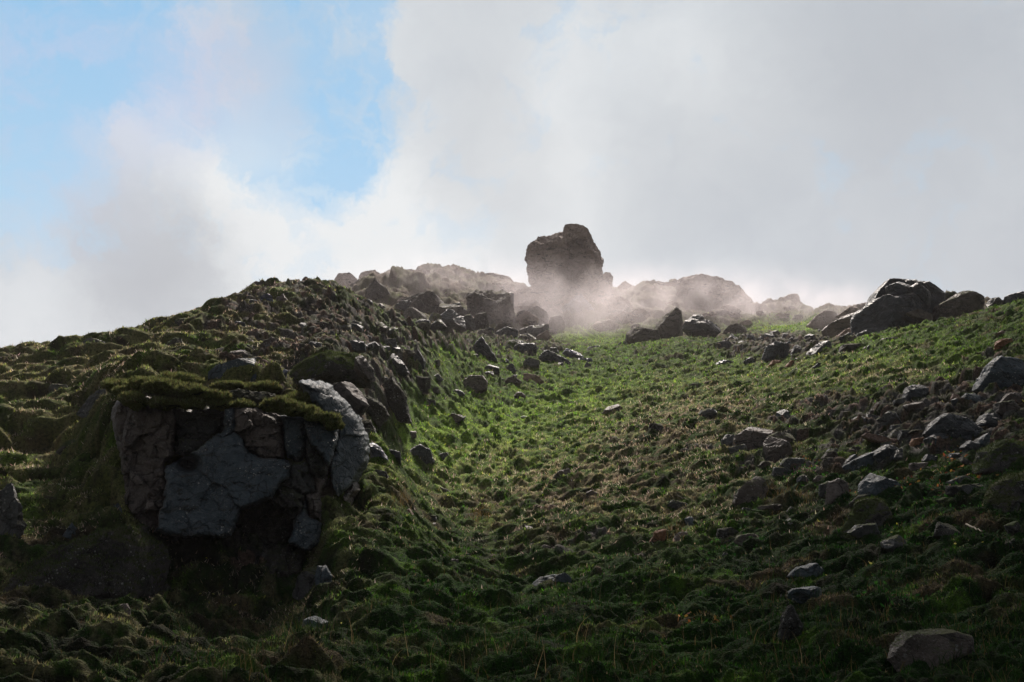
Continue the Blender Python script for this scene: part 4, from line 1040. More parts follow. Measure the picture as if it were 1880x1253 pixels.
for k, (pts, mt) in enumerate([
 ([(585,668),(596,650),(612,648),(618,662),(604,676)], 'darkm'), ([(560,640),(570,628),(590,630),(592,644),(572,648)], 'dark'), ([(640,600),(648,588),(664,590),(666,602),(650,608)], 'darkm'),
 ([(700,634),(708,622),(726,622),(730,636),(714,642)], 'darkm'), ([(716,690),(724,672),(744,670),(752,686),(736,700)], 'dark'), ([(690,730),(702,712),(722,714),(730,732),(710,744)], 'heath'),
 ([(640,800),(652,772),(680,770),(690,792),(670,812)], 'heath'), ([(740,800),(750,790),(764,792),(766,804),(752,808)], 'brown'), ([(770,745),(780,732),(800,735),(802,748),(786,752)], 'darkm'),
 ([(300,640),(312,622),(334,622),(340,638),(320,648)], 'mossy'), ([(235,668),(250,650),(276,652),(282,668),(258,678)], 'darkm'), ([(180,690),(196,672),(222,676),(226,694),(200,702)], 'darkm'),
 ([(20,770),(40,748),(76,752),(84,774),(50,786)], 'mossy'), ([(86,724),(98,706),(124,706),(130,724),(106,732)], 'darkm')]):
    stone(pts, ['dark block just above the long moss-topped outcrop', 'grey stone above the moss-topped outcrop, left of the ledge', 'mossy stone high on the right flank of the hill', 'mossy stone between the hooded block and the skyline flank',
      'dark stone left of the leaning tall slab foot', 'crumbly rock at the top of the black outcrop', 'crumbly rock between the right shoulder block and the stone row', 'little brown stone on the grass edge right of the black outcrop',
      'dark mossy stone where the flank meets the green hollow', 'moss-covered block below the round mossy skyline boulder', 'dark stone in the cushions under the left skyline', 'dark stone above the jutting angular grey block',
      'moss-covered hump at the left edge above the cushions', 'dark stone in the cushions at the far left'][k], mt, rough=0.07)
# the pinnacle
pn = bpy.data.objects.new('rock_pinnacle', None); COL.objects.link(pn)
pn.location = (ue(1045, 560)[0] * 75, 75.0, ue(1045, 560)[1] * 75)
tag(pn, 'tall thick rock pinnacle standing alone on the misty ridge', 'rock pinnacle')
for k, (pts, Y, kw) in enumerate([
 ([(946,570),(966,552),(982,530),(984,505),(990,480),(1020,470),(1060,474),(1086,480),(1090,510),(1098,532),(1122,560),(1080,576),(1000,578)], 74.0, dict(thick=0.9, boxy=0.55, rough=0.07)),
 ([(980,524),(970,506),(968,482),(974,456),(986,440),(1006,428),(1030,424),(1044,440),(1042,480),(1034,512),(1004,528)], 73.9, dict(thick=1.4, boxy=0.66, rough=0.11)),
 ([(1028,446),(1034,418),(1046,415),(1068,418),(1080,434),(1086,446),(1070,444),(1056,442),(1040,452)], 73.8, dict(thick=2.2, boxy=0.6, rough=0.08)),
 ([(1066,446),(1082,436),(1094,455),(1101,478),(1099,502),(1084,520),(1068,486)], 74.0, dict(thick=2.6, rough=0.12)),
 ([(1024,470),(1040,458),(1070,458),(1084,478),(1082,500),(1050,500),(1028,494)], 74.3, dict(thick=1.6, boxy=0.6, rough=0.08)),
 ([(1030,440),(1050,434),(1080,440),(1086,500),(1040,505),(1026,480)], 75.6, dict(thick=1.0)),
 ([(1040,520),(1050,508),(1080,506),(1092,530),(1080,556),(1050,556)], 73.4, dict(thick=0.8, rough=0.08)),
 ([(978,540),(984,516),(1010,510),(1030,528),(1026,560),(992,562)], 73.4, dict(thick=0.8, rough=0.08)),
 ([(1092,522),(1094,496),(1101,501),(1106,496),(1114,498),(1118,508),(1117,530),(1124,550),(1104,554)], 74.5, dict(thick=0.9, rough=0.05)),
 ]):
    pts = [(1040 + (a - 1040) * 1.09, 561 + (b - 560) * 0.965) for a, b in pts]
    rock('rock_block' if k < 8 else 'rock_spur', pts, Y, 'far', parent=pn, seed=700 + k, cuts=3, lvl=6 if k < 2 else 5, layers=0.015, **kw)

# ------------------------------------------------------------------ loose stones: many small ones of a kind
def scatter_stones(region, n, size, mats, label, group, seed, keep):
    r = random.Random(seed)
    k = 0
    while k < n:
        px, py = r.uniform(region[0], region[2]), r.uniform(region[1], region[3])
        if not keep(px, py): continue
        s = r.uniform(*size) * (r.random() ** 0.6 + 0.35)
        k += 1
        o = rock('loose_stone', chunk(px, py, s * r.uniform(1.1, 1.9), s, seed * 100 + k), None, r.choice(mats), thick=1.0, seed=seed * 50 + k, lvl=3 if s < 9 else 4, cuts=6)
        tag(o, label, 'stone', group)
scatter_stones((1320, 605, 1600, 668), 46, (7, 16), ['dark', 'dark', 'dark', 'slab', 'brown', 'darkm'], 'small angular stone in the dark scree of the saddle', 'scree stones in the saddle', 5,
               lambda x, y: abs(y - (636 - (x - 1450) * 0.05)) < 30 and y > 618 - (x - 1320) * 0.06)
scatter_stones((1560, 720, 1880, 860), 42, (12, 36), ['dark', 'darkm', 'heath', 'dark', 'brown'], 'dark stone in the shaded scree on the right slope', 'scree stones on the right slope', 6,
               lambda x, y: y > 735 and y < 860)
scatter_stones((430, 540, 760, 760), 28, (6, 14), ['brown', 'pink', 'dark', 'brown', 'darkm'], 'small stone bedded in the moss of the left hill', 'small stones on the left hill', 7,
               lambda x, y: y > 548 + abs(x - 560) * 0.35 and not (490 < x < 700 and y > 640))
scatter_stones((860, 640, 1100, 700), 15, (7, 17), ['dark', 'darkm', 'dark'], 'dark broken stone among the black slabs', 'broken stones among the slabs', 8,
               lambda x, y: y > 640)
scatter_stones((700, 860, 1500, 1040), 26, (7, 16), ['brown', 'pink', 'brownm', 'darkm'], 'small brown stone lying in the moss of the lower slope', 'small stones on the lower slope', 9,
               lambda x, y: True)
scatter_stones((740, 545, 1010, 640), 42, (14, 34), ['fard', 'fard', 'far', 'darkm', 'black'], 'broken grey block in the tumbled rocks below the far ridge', 'tumbled blocks below the far ridge', 10,
               lambda x, y: y > 548 + (x - 740) * 0.05 and y < 600 + (x - 740) * 0.16)
scatter_stones((1150, 545, 1540, 604), 22, (10, 26), ['far', 'far', 'fard'], 'pale block in the steam on the far ridge right of the pinnacle', 'pale blocks on the far ridge', 11,
               lambda x, y: y > 552 + max(0, abs(x - 1290) - 60) * 0.14)
scatter_stones((1180, 700, 1880, 1010), 42, (14, 46), ['darkm', 'brownm', 'darkm', 'heath', 'mossy'], 'dark half-buried rock in the moss of the right slope', 'half-buried rocks on the right slope', 12,
               lambda x, y: y > 760 - (x - 1180) * 0.02)
scatter_stones((440, 545, 840, 760), 34, (12, 34), ['darkm', 'heath', 'dark', 'brownm'], 'dark rock breaking through the moss of the left hill', 'dark rocks on the left hill', 13,
               lambda x, y: y > 552 + abs(x - 560) * 0.3 and not (490 < x < 690 and y > 650))
print('rocks built', len(bpy.data.objects))
# ------------------------------------------------------------------ moss sprigs, straw, grass, leaves
def leafmat(name, trans=0.45, rough=0.7):
    M = Mat(name)
    at = M.n('ShaderNodeAttribute', attribute_name='tint')
    d = M.n('ShaderNodeBsdfPrincipled'); M.set(d.inputs['Base Color'], at.outputs['Color']); d.inputs['Roughness'].default_value = rough
    d.inputs['Specular IOR Level'].default_value = 0.2
    t = M.n('ShaderNodeBsdfTranslucent'); M.set(t.inputs['Color'], at.outputs['Color'])
    mx = M.n('ShaderNodeMixShader'); mx.inputs[0].default_value = trans
    M.t.links.new(d.outputs[0], mx.inputs[1]); M.t.links.new(t.outputs[0], mx.inputs[2])
    M.t.links.new(mx.outputs[0], M.out.inputs['Surface'])
    return M.m
LEAF = leafmat('sprig_leaf')
RG = np.random.RandomState(5)
# ground normals on the grid
_P = np.stack([GX, GYD, GH], -1)
_du = np.gradient(_P, axis=1); _dv = np.gradient(_P, axis=0)
GN = np.cross(_du, _dv); GN /= np.maximum(np.linalg.norm(GN, axis=2, keepdims=True), 1e-9)
JU0, JU1 = 46, 46 + 997; 
_ylo, _yhi = np.searchsorted(GY, 6.05), np.searchsorted(GY, 99)
def sample_ground(n, ymin=6.2, ymax=70.0, umax=0.9, rng=RG):
    j = rng.uniform(0, 1, n); i0 = np.searchsorted(GY, ymin); i1 = np.searchsorted(GY, ymax)
    fi = i0 + j * (i1 - i0 - 1); a = np.searchsorted(GU, -umax); b = np.searchsorted(GU, umax)
    fj = a + rng.uniform(0, 1, n) * (b - a - 1)
    return fi, fj
def at_grid(A, fi, fj):
    i = fi.astype(int); j = fj.astype(int); a = fi - i; b = fj - j
    if A.ndim == 3: a = a[:, None]; b = b[:, None]
    return (A[i, j] * (1 - b) + A[i, j + 1] * b) * (1 - a) + (A[i + 1, j] * (1 - b) + A[i + 1, j + 1] * b) * a

def sprigs(name, base, nrm, length, width, tint, label, cat='moss', lean=0.7, rng=RG, mat=None, kind='stuff', parent=None):
    n = len(base)
    ang = rng.uniform(0, 6.283, n)
    side = np.stack([np.cos(ang), np.sin(ang), np.zeros(n)], 1)
    up = nrm * 0.6 + np.array([0, 0, 0.5]) + rng.normal(size=(n, 3)) * lean * 0.5
    up /= np.linalg.norm(up, axis=1, keepdims=True)
    v = np.empty((n, 3, 3), np.float32)
    v[:, 0] = base - side * width[:, None] * 0.5 - nrm * 0.01
    v[:, 1] = base + side * width[:, None] * 0.5 - nrm * 0.01
    v[:, 2] = base + up * length[:, None]
    c = np.repeat(tint[:, None, :], 3, 1)
    o = np_mesh(name, v.reshape(-1, 3), np.arange(n * 3, dtype=np.int32).reshape(-1, 3), mat or LEAF, smooth=False, cols=c.reshape(-1, 3), parent=parent)
    if label: tag(o, label, cat, None, kind)
    return o
N = 980000
fi, fj = sample_ground(N)
_w = np.abs(at_grid(np.broadcast_to(GU, (NY, NU)), fi, fj)); _k = (_w < 0.6) | (RG.uniform(0, 1, N) < 2.0); fi, fj = fi[_k], fj[_k]; N = len(fi)
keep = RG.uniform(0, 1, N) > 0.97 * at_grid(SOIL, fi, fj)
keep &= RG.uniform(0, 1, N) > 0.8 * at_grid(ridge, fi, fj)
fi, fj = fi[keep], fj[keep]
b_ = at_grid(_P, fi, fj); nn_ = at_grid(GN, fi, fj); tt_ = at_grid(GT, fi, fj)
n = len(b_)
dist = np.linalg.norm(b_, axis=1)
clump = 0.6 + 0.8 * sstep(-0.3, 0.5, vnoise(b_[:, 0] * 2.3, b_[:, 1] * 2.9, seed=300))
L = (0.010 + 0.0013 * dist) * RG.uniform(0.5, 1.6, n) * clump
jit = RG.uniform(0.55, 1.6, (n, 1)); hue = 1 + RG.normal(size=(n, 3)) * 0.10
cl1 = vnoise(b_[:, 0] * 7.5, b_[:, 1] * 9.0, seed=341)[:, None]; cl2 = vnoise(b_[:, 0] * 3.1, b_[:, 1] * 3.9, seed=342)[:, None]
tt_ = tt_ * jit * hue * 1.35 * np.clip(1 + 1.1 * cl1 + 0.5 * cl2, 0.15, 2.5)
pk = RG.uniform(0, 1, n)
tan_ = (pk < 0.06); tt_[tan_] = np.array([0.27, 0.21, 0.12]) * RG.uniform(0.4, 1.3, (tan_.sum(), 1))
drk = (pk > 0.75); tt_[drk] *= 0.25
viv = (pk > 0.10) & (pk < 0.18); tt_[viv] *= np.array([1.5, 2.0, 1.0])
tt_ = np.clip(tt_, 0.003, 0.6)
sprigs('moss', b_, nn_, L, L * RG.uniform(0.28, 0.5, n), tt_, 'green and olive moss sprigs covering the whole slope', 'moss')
# dry straw
N = 420000
fi, fj = sample_ground(N, 11, 48)
w = at_grid(STRAW, fi, fj)
b_ = at_grid(_P, fi, fj)
pat = sstep(-0.12, 0.22, fbm(b_[:, 0] * 0.9, b_[:, 1] * 1.5, oct=4, seed=311))
keep = RG.uniform(0, 1, N) < w * pat * 1.5
b_, nn_ = b_[keep], at_grid(GN, fi, fj)[keep]
n = len(b_); dist = np.linalg.norm(b_, axis=1)
L = (0.03 + 0.0016 * dist) * RG.uniform(0.4, 1.5, n)
col = np.array([[0.60, 0.46, 0.35]]) * RG.uniform(0.5, 1.4, (n, 1)) * (1 + RG.normal(size=(n, 3)) * 0.07)
sprigs('dry_grass', b_, nn_, L, L * 0.26 + 0.003, np.clip(col, 0.01, 0.7), 'pale straw-coloured dead grass in streaks across the slope', 'dry grass', lean=2.6)

def blades(name, base, length, width, tint, bend, label, cat, rng=RG, kind='stuff'):
    """long curved blades, five cross-sections each"""
    n = len(base); K = 5
    ang = rng.uniform(0, 6.283, n); side = np.stack([np.cos(ang), np.sin(ang), np.zeros(n)], 1)
    a2 = ang + 1.57 + rng.normal(size=n) * 0.5; bd = np.stack([np.cos(a2), np.sin(a2), np.zeros(n)], 1)
    tl = rng.normal(size=(n, 3)) * 0.18; tl[:, 2] = 1
    v = np.empty((n, K, 2, 3), np.float32)
    for k in range(K):
        t = k / (K - 1)
        c = base + (tl * (t - 0.35 * bend[:, None] * t * t) + bd * (bend[:, None] * t * t)) * length[:, None]
        w = width[:, None] * (1 - t) ** 0.7 * 0.5 + 0.0004
        v[:, k, 0] = c - side * w; v[:, k, 1] = c + side * w
    v[:, 0, :, 2] -= 0.03
    q = []
    for k in range(K - 1):
        a = k * 2; q.append([a, a + 1, a + 3, a + 2])
    f = (np.arange(n)[:, None, None] * (K * 2) + np.array(q)[None]).reshape(-1, 4)
    c = np.repeat(tint, K * 2, 0)
    o = np_mesh(name, v.reshape(-1, 3), f, LEAF, smooth=True, cols=c)
    return tag(o, label, cat, None, kind)
N = 60000
fi, fj = sample_ground(N, 6.2, 15.5)
b_ = at_grid(_P, fi, fj); pxx, pyy = to_pix(b_[:, 0], b_[:, 1], b_[:, 2])
g = sstep(1010, 1180, pyy + 0.0 * pxx) * 0.9 + 0.5 * sstep(1250, 1450, pxx) * sstep(880, 960, pyy)
g = g * sstep(-0.35, 0.35, fbm(b_[:, 0] * 1.1, b_[:, 1] * 1.1, oct=3, seed=321))
g = g * (1 - 0.9 * sstep(330, 230, pxx))
keep = RG.uniform(0, 1, N) < g
b_ = b_[keep]; n = len(b_)
L = RG.uniform(0.05, 0.20, n) * (0.7 + 0.6 * sstep(-0.2, 0.5, vnoise(b_[:, 0] * 0.8, b_[:, 1] * 0.8, seed=333)))
gcol = np.array([[0.020, 0.050, 0.009]]) * RG.uniform(0.5, 1.5, (n, 1)) * (1 + RG.normal(size=(n, 3)) * 0.12)
dry = RG.uniform(0, 1, n) < 0.16
gcol[dry] = np.array([0.15, 0.11, 0.045]) * RG.uniform(0.5, 1.2, (dry.sum(), 1))
blades('grass', b_, L, RG.uniform(0.003, 0.007, n), np.clip(gcol, 0.005, 0.6), RG.uniform(0.1, 0.8, n), 'dark green grass tufts along the shaded foot of the slope', 'grass')
# single dry stalks
def near_pix(lst, jx, jy, per):
    out = []
    for (cx, cy) in lst:
        for _ in range(per):
            out.append(hit(cx + RG.normal() * jx, cy + RG.normal() * jy, 6.2, 60))
    return np.array(out)
b_ = near_pix([(505, 1195), (760, 1225), (835, 1240), (930, 1200), (1080, 1190), (1140, 1240), (1010, 1250), (520, 1120), (660, 1190), (1330, 1180), (1500, 1230)], 28, 10, 3)
n = len(b_)
blades('dry_grass', b_, RG.uniform(0.18, 0.40, n), np.full(n, 0.0045), np.tile([[0.34, 0.25, 0.12]], (n, 1)) * RG.uniform(0.6, 1.1, (n, 1)), RG.uniform(0.1, 0.7, n), 'long thin dead stalks rising from the dark grass', 'dry grass')
b_ = near_pix([(886, 955), (740, 925), (880, 950), (1425, 915), (1470, 925), (1240, 985)], 14, 6, 60)
n = len(b_)
blades('dry_grass', b_, RG.uniform(0.10, 0.22, n), np.full(n, 0.006), np.tile([[0.22, 0.15, 0.06]], (n, 1)) * RG.uniform(0.5, 1.2, (n, 1)), RG.uniform(0.2, 0.8, n), 'rusty tufts of dead grass on the lower slope', 'dry grass')

def leaves(name, pts, size, tint, label, cat):
    """small flat leaves lying or standing at all angles"""
    n = len(pts)
    a = RG.normal(size=(n, 3)); a /= np.linalg.norm(a, axis=1, keepdims=True)
    b = np.cross(a, RG.normal(size=(n, 3))); b /= np.linalg.norm(b, axis=1, keepdims=True)
    s = size[:, None]
    v = np.empty((n, 6, 3), np.float32)
    for k in range(6):
        t = k / 6 * 6.283
        v[:, k] = pts + (a * math.cos(t) + b * math.sin(t) * 0.6) * s * (1.25 if k in (0, 3) else 1)
    f = np.arange(n)[:, None] * 6 + np.array([[0, 1, 2, 3]]); f2 = np.arange(n)[:, None] * 6 + np.array([[0, 3, 4, 5]])
    o = np_mesh(name, v.reshape(-1, 3), np.concatenate([f, f2]), LEAF, smooth=False, cols=np.repeat(tint, 6, 0))
    return tag(o, label, cat, None, 'stuff')
def leaf_patch(name, spots, n, colr, size, label, cat, lift=0.03):
    P_, C_ = [], []
    for (cx, cy, rx, ry, wt) in spots:
        for _ in range(int(n * wt)):
            x, y, z = hit(cx + RG.normal() * rx * 0.5, cy + RG.normal() * ry * 0.5, 6.2, 60, True)
            P_.append((x, y, z + 0.05 + abs(RG.normal()) * lift)); C_.append(colr[RG.randint(len(colr))])
    P_ = np.array(P_); C_ = np.array(C_) * RG.uniform(0.6, 1.3, (len(P_), 1))
    # rest them on the hummocks
    P_[:, 2] = ground(P_[:, 0], P_[:, 1]) + RG.uniform(0.01, 0.05, len(P_))
    return leaves(name, P_, RG.uniform(0.5, 1.3, len(P_)) * size, np.clip(C_, 0, 0.9), label, cat)
leaf_patch('leaves', [(1765, 862, 60, 22, 1), (1760, 905, 110, 16, 1), (1850, 868, 40, 8, .5), (1700, 925, 120, 16, .8), (1490, 870, 40, 14, .3), (1600, 935, 60, 18, .4), (1290, 1175, 60, 8, .3)], 90,
           [(0.42, 0.16, 0.05), (0.50, 0.26, 0.12), (0.38, 0.22, 0.05), (0.30, 0.09, 0.04)], 0.022, 'orange and rusty autumn leaves scattered over bright moss', 'leaves')
leaf_patch('leaves', [(440, 1120, 90, 40, 1), (400, 1160, 80, 30, .8), (1340, 1005, 60, 20, .3), (1700, 1000, 150, 60, .5), (1400, 1010, 80, 30, .3), (650, 1150, 200, 50, .3), (1600, 1080, 120, 40, .3)], 60,
           [(0.45, 0.42, 0.06), (0.40, 0.38, 0.10), (0.30, 0.36, 0.08)], 0.015, 'tiny yellow leaves dotted through the dark grass', 'leaves')
leaf_patch('herb_leaves', [(1780, 850, 110, 20, 1), (1690, 930, 150, 25, 1.4), (1480, 880, 60, 20, .8), (1740, 990, 120, 40, .6), (1640, 1130, 60, 30, .5), (1350, 1010, 80, 30, .7)], 300,
           [(0.035, 0.13, 0.02), (0.05, 0.17, 0.025), (0.02, 0.08, 0.015)], 0.020, 'low broad-leaved green herbs between the rocks', 'herbs')
leaf_patch('lichen', [(180, 1010, 90, 40, 1), (130, 1060, 90, 40, 1), (60, 1130, 80, 40, .8), (540, 965, 30, 40, .4), (1450, 1150, 18, 50, .5)], 90,
           [(0.10, 0.095, 0.085), (0.07, 0.065, 0.06)], 0.016, 'grey crisp lichen growing on the shaded boulders', 'lichen')
# moss pile on the cushions that cap the rocks
B, NN, LL, TT = [], [], [], []
for (wv_, fc, fz, sd_) in FUZZ:
    tri = wv_[fc]; cen = tri.mean(1); nrm = np.cross(tri[:, 1] - tri[:, 0], tri[:, 2] - tri[:, 0]); ar = np.linalg.norm(nrm, axis=1); nrm /= np.maximum(ar, 1e-12)[:, None]
    ok = np.nonzero(nrm[:, 2] > (-0.3 if fz > 1 else 0.25))[0]
    p = ar[ok] / ar[ok].sum(); k = int(min(26000, ar[ok].sum() * 0.5 * 6500 * min(fz, 1.2)))
    pick = RG.choice(ok, k, p=p)
    r1, r2 = RG.uniform(0, 1, k), RG.uniform(0, 1, k); fl = r1 + r2 > 1; r1[fl] = 1 - r1[fl]; r2[fl] = 1 - r2[fl]
    t = tri[pick]; B.append(t[:, 0] + (t[:, 1] - t[:, 0]) * r1[:, None] + (t[:, 2] - t[:, 0]) * r2[:, None]); NN.append(nrm[pick])
    LL.append(RG.uniform(0.015, 0.065 if fz > 1 else 0.045, k)); TT.append(np.array([[0.155, 0.165, 0.06] if fz > 1 else [0.055, 0.075, 0.022]]) * RG.uniform(0.5, 1.6, (k, 1)) * (1 + RG.normal(size=(k, 3)) * 0.1))  # cap sprigs tinted brighter, sunlight put into their colour
B, NN, LL, TT = map(np.concatenate, (B, NN, LL, TT))
sprigs('moss', B, NN, LL, LL * 0.35, np.clip(TT, 0.004, 0.5), 'olive moss pile growing on the cliff cap and mossy boulders', 'moss')
print('plants built')

# ------------------------------------------------------------------ small single things
def simple_mat(name, col, rough=0.8):
    M = Mat(name)
    nz_ = M.noise(M.geo.outputs['Position'], 30.0, 4, 0.6)
    return M.bsdf(M.mix(nz_, tuple(v * 0.7 for v in col), tuple(min(1, v * 1.3) for v in col)), rough, None, 0.3)
BIRD = simple_mat('bird_feathers', (0.03, 0.03, 0.035))
def bird(px, py, Y, span, tilt, label):
    e_ = hitp = ue(px, py); c = Vector((e_[0] * Y, Y, e_[1] * Y))
    bm = bmesh.new()
    prof = [(-0.5, 0.01), (-0.32, 0.035), (-0.05, 0.075), (0.2, 0.07), (0.36, 0.04), (0.44, 0.045), (0.5, 0.03), (0.58, 0.004)]
    rings = []
    for (x, r) in prof:
        rings.append([bm.verts.new((x * span * 0.5, r * span * 0.7 * math.cos(a * 1.0472), r * span * 0.7 * math.sin(a * 1.0472))) for a in range(6)])
    for a in range(len(rings) - 1):
        for b in range(6): bm.faces.new((rings[a][b], rings[a][(b + 1) % 6], rings[a + 1][(b + 1) % 6], rings[a + 1][b]))
    bm.faces.new(rings[0]); bm.faces.new(rings[-1][::-1])
    for sg in (-1, 1):      # wings, bent at the wrist
        top = [[(0.14, 0, 0.02), (-0.10, 0, 0.02)], [(0.20, 0.24, 0.16), (-0.06, 0.24, 0.14)], [(0.06, 0.5, 0.08), (-0.02, 0.5, 0.07)]]
        up = [[bm.verts.new((p[0] * span, sg * p[1] * span, p[2] * span + 0.004)) for p in r] for r in top]
        lo = [[bm.verts.new((p[0] * span, sg * p[1] * span, p[2] * span - 0.008)) for p in r] for r in top]
        for a in range(2):
            bm.faces.new((up[a][0], up[a + 1][0], up[a + 1][1], up[a][1])); bm.faces.new((lo[a][1], lo[a + 1][1], lo[a + 1][0], lo[a][0]))
            bm.faces.new((up[a][0], lo[a][0], lo[a + 1][0], up[a + 1][0])); bm.faces.new((up[a][1], up[a + 1][1], lo[a + 1][1], lo[a][1]))
    me = bpy.data.meshes.new('bird'); bm.to_mesh(me); bm.free(); me.materials.append(BIRD)
    o = bpy.data.objects.new('bird', me); COL.objects.link(o); o.location = c; o.rotation_euler = (0.2, tilt, 1.1 + tilt)
    tag(o, label, 'bird', 'birds over the left skyline')
bird(284, 591, 48, 0.20, 0.3, 'tiny dark bird flying alone, lowest above the left skyline')
bird(350, 573, 48, 0.20, -0.4, 'tiny dark bird, topmost of a close group above the left skyline')
bird(352, 578, 50, 0.24, 0.7, 'tiny dark bird, lowest of a close group above the left skyline')
TWIG = simple_mat('bleached_wood', (0.42, 0.36, 0.28))
def twig(pts, r, label):
    P_ = []
    for (px, py) in pts: P_.append(Vector(hit(px, py, 6.2, 60)))
    for p in P_: p.z += 0.05
    bm = bmesh.new(); prev = None
    Q = []
    for a in range(len(P_) - 1):
        for t in range(4): Q.append(P_[a].lerp(P_[a + 1], t / 4) + Vector((0, 0, 0.012 * math.sin(3.1 * t + a))))
    Q.append(P_[-1])
    for k, q in enumerate(Q):
        rr = r * (1 - 0.7 * k / len(Q)); d = (Q[min(k + 1, len(Q) - 1)] - Q[max(k - 1, 0)]).normalized()
        s_ = d.cross(Vector((0, 0, 1))).normalized(); u_ = s_.cross(d)
        ring = [bm.verts.new(q + s_ * rr * math.cos(a * 1.0472) + u_ * rr * math.sin(a * 1.0472)) for a in range(6)]
        if prev:
            for b in range(6): bm.faces.new((prev[b], prev[(b + 1) % 6], ring[(b + 1) % 6], ring[b]))
        prev = ring
    me = bpy.data.meshes.new('twig'); bm.to_mesh(me); bm.free(); me.materials.append(TWIG)
    o = bpy.data.objects.new('twig', me); COL.objects.link(o)
    tag(o, label, 'twig')
twig([(1236, 914), (1250, 919), (1264, 926)], 0.012, 'bleached dead twig lying on the dark flat stone of the right slope')
twig([(1775, 975), (1790, 979), (1806, 998)], 0.012, 'thin bent pale stick on dark moss beside the right-edge lichen boulder')
# ------------------------------------------------------------------ steam, haze and an added cloud overhead for shade
def box(name, x0, x1, y0, y1, z0, z1, mat):
    v = [(x, y, z) for x in (x0, x1) for y in (y0, y1) for z in (z0, z1)]
    f = [(0, 1, 3, 2), (4, 6, 7, 5), (0, 4, 5, 1), (2, 3, 7, 6), (0, 2, 6, 4), (1, 5, 7, 3)]
    return np_mesh(name, v, f, mat, smooth=False)
ms = bpy.data.materials.new('steam'); ms.use_nodes = True; t = ms.node_tree; t.nodes.clear()
out = t.nodes.new('ShaderNodeOutputMaterial'); pv = t.nodes.new('ShaderNodeVolumePrincipled'); t.links.new(pv.outputs[0], out.inputs['Volume'])
pv.inputs['Color'].default_value = (0.97, 0.90, 0.94, 1); pv.inputs['Anisotropy'].default_value = 0.4
g_ = t.nodes.new('ShaderNodeNewGeometry')
def tn(ty, **kw):
    n = t.nodes.new(ty)
    for k, v in kw.items(): setattr(n, k, v)
    return n
def puff(cx, cy, cz, rx, ry, rz, amp):
    s = tn('ShaderNodeVectorMath', operation='SUBTRACT'); t.links.new(g_.outputs['Position'], s.inputs[0]); s.inputs[1].default_value = (cx, cy, cz)
    d = tn('ShaderNodeVectorMath', operation='DIVIDE'); t.links.new(s.outputs[0], d.inputs[0]); d.inputs[1].default_value = (rx, ry, rz)
    l = tn('ShaderNodeVectorMath', operation='LENGTH'); t.links.new(d.outputs[0], l.inputs[0])
    m = tn('ShaderNodeMapRange', interpolation_type='SMOOTHSTEP'); t.links.new(l.outputs['Value'], m.inputs['Value'])
    m.inputs['From Min'].default_value = 1.0; m.inputs['From Max'].default_value = 0.1; m.inputs['To Max'].default_value = amp
    return m.outputs[0]
def wpt(px, py, Y): u, e = ue(px, py); return (u * Y, Y, e * Y)
acc = None
for (px, py, Y, rx, ry, rz, amp) in [(1090, 572, 66, 12, 8, 3.8, 1.0), (1180, 560, 68, 10, 7, 3.6, 0.9), (930, 530, 69, 8, 6, 2.4, 0.7), (1020, 528, 70, 6, 4, 3.2, 0.5), (1420, 570, 70, 12, 7, 3.6, 0.9),
                                     (1120, 610, 60, 6, 4, 1.6, 0.45), (1300, 555, 68, 13, 7, 3.6, 0.9), (1050, 588, 60, 8, 5, 3.0, 0.8), (760, 540, 66, 9, 5, 2.2, 0.35), (820, 520, 70, 12, 6, 3.0, 0.7), (1500, 590, 66, 7, 8, 2.6, 0.6), (1560, 590, 56, 4, 6, 2.0, 0.3)]:
    o = puff(*wpt(px, py, Y), rx, ry, rz, amp)
    if acc is None: acc = o
    else:
        a = tn('ShaderNodeMath', operation='MAXIMUM'); t.links.new(acc, a.inputs[0]); t.links.new(o, a.inputs[1]); acc = a.outputs[0]
nz = tn('ShaderNodeTexNoise'); t.links.new(g_.outputs['Position'], nz.inputs['Vector']); nz.inputs['Scale'].default_value = 0.34; nz.inputs['Detail'].default_value = 5; nz.inputs['Distortion'].default_value = 1.2
mr = tn('ShaderNodeMapRange'); t.links.new(nz.outputs['Fac'], mr.inputs['Value']); mr.inputs['From Min'].default_value = 0.40; mr.inputs['From Max'].default_value = 0.64
mr.inputs['To Min'].default_value = 0.05; mr.inputs['To Max'].default_value = 1.6
mu = tn('ShaderNodeMath', operation='MULTIPLY'); t.links.new(acc, mu.inputs[0]); t.links.new(mr.outputs[0], mu.inputs[1])
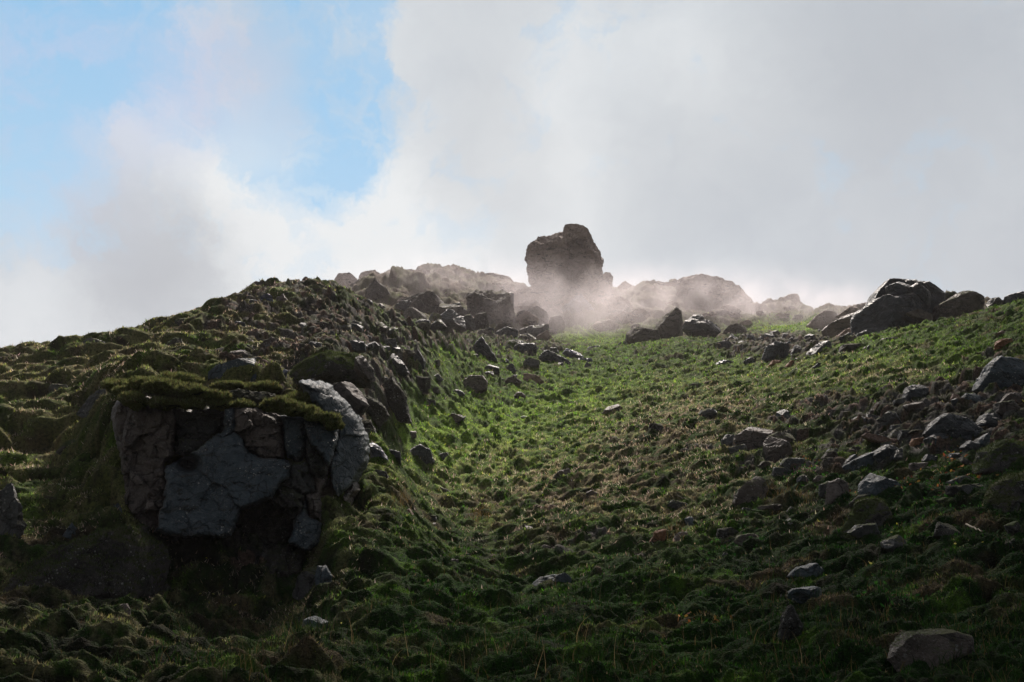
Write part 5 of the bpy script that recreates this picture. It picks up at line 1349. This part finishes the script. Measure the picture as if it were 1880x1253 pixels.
m2 = tn('ShaderNodeMath', operation='MULTIPLY'); t.links.new(mu.outputs[0], m2.inputs[0]); m2.inputs[1].default_value = 0.075
t.links.new(m2.outputs[0], pv.inputs['Density'])
st = tag(box('steam', -14, 32, 50, 80, 5, 26, ms), 'thin pale steam drifting at the foot of the pinnacle', None, None, 'stuff')

mh = bpy.data.materials.new('haze'); mh.use_nodes = True; t = mh.node_tree; t.nodes.clear()
out = t.nodes.new('ShaderNodeOutputMaterial'); pv = t.nodes.new('ShaderNodeVolumePrincipled'); t.links.new(pv.outputs[0], out.inputs['Volume'])
pv.inputs['Color'].default_value = (0.88, 0.80, 0.82, 1); pv.inputs['Density'].default_value = 0.0007; pv.inputs['Anisotropy'].default_value = 0.3
HZ = 30.0
haze = tag(box('haze', -6500, 6500, -3200, 6200, -12.5, HZ, mh), None, None, None, 'stuff')

# made-up cloud bank out of view, added to shade the foot of the slope
mc = bpy.data.materials.new('cloud'); mc.use_nodes = True; t = mc.node_tree; t.nodes.clear()
out = t.nodes.new('ShaderNodeOutputMaterial'); pv = t.nodes.new('ShaderNodeVolumePrincipled'); t.links.new(pv.outputs[0], out.inputs['Volume'])
pv.inputs['Color'].default_value = (0.9, 0.9, 0.92, 1); pv.inputs['Density'].default_value = 0.22; pv.inputs['Anisotropy'].default_value = 0.3
cv3, cf3 = ico(5)
CH = 90.0
off = Vector((sun_dir.x, sun_dir.y)) * (CH / sun_dir.z)
q = cv3.copy()
w3 = fbm(q[:, 0] * 2.2, q[:, 1] * 2.2, q[:, 2] * 2.2, oct=5, seed=900)
q = q * (1 + 0.10 * w3)[:, None]
q = np.stack([q[:, 0] * 75 + off.x, q[:, 1] * 44, q[:, 2] * 9], 1)
q[:, 1] += off.y + 15.0 - 44
q[:, 2] += CH
dx_ = q[:, 0] - off.x
q[:, 1] += np.where(dx_ < 0, 0.9 * np.maximum(dx_, -9), 0.4 * np.minimum(dx_, 12))
tag(np_mesh('cloud', q, cf3, mc), 'added unseen cloud bank overhead, shading the slope foot', None, None, 'stuff')
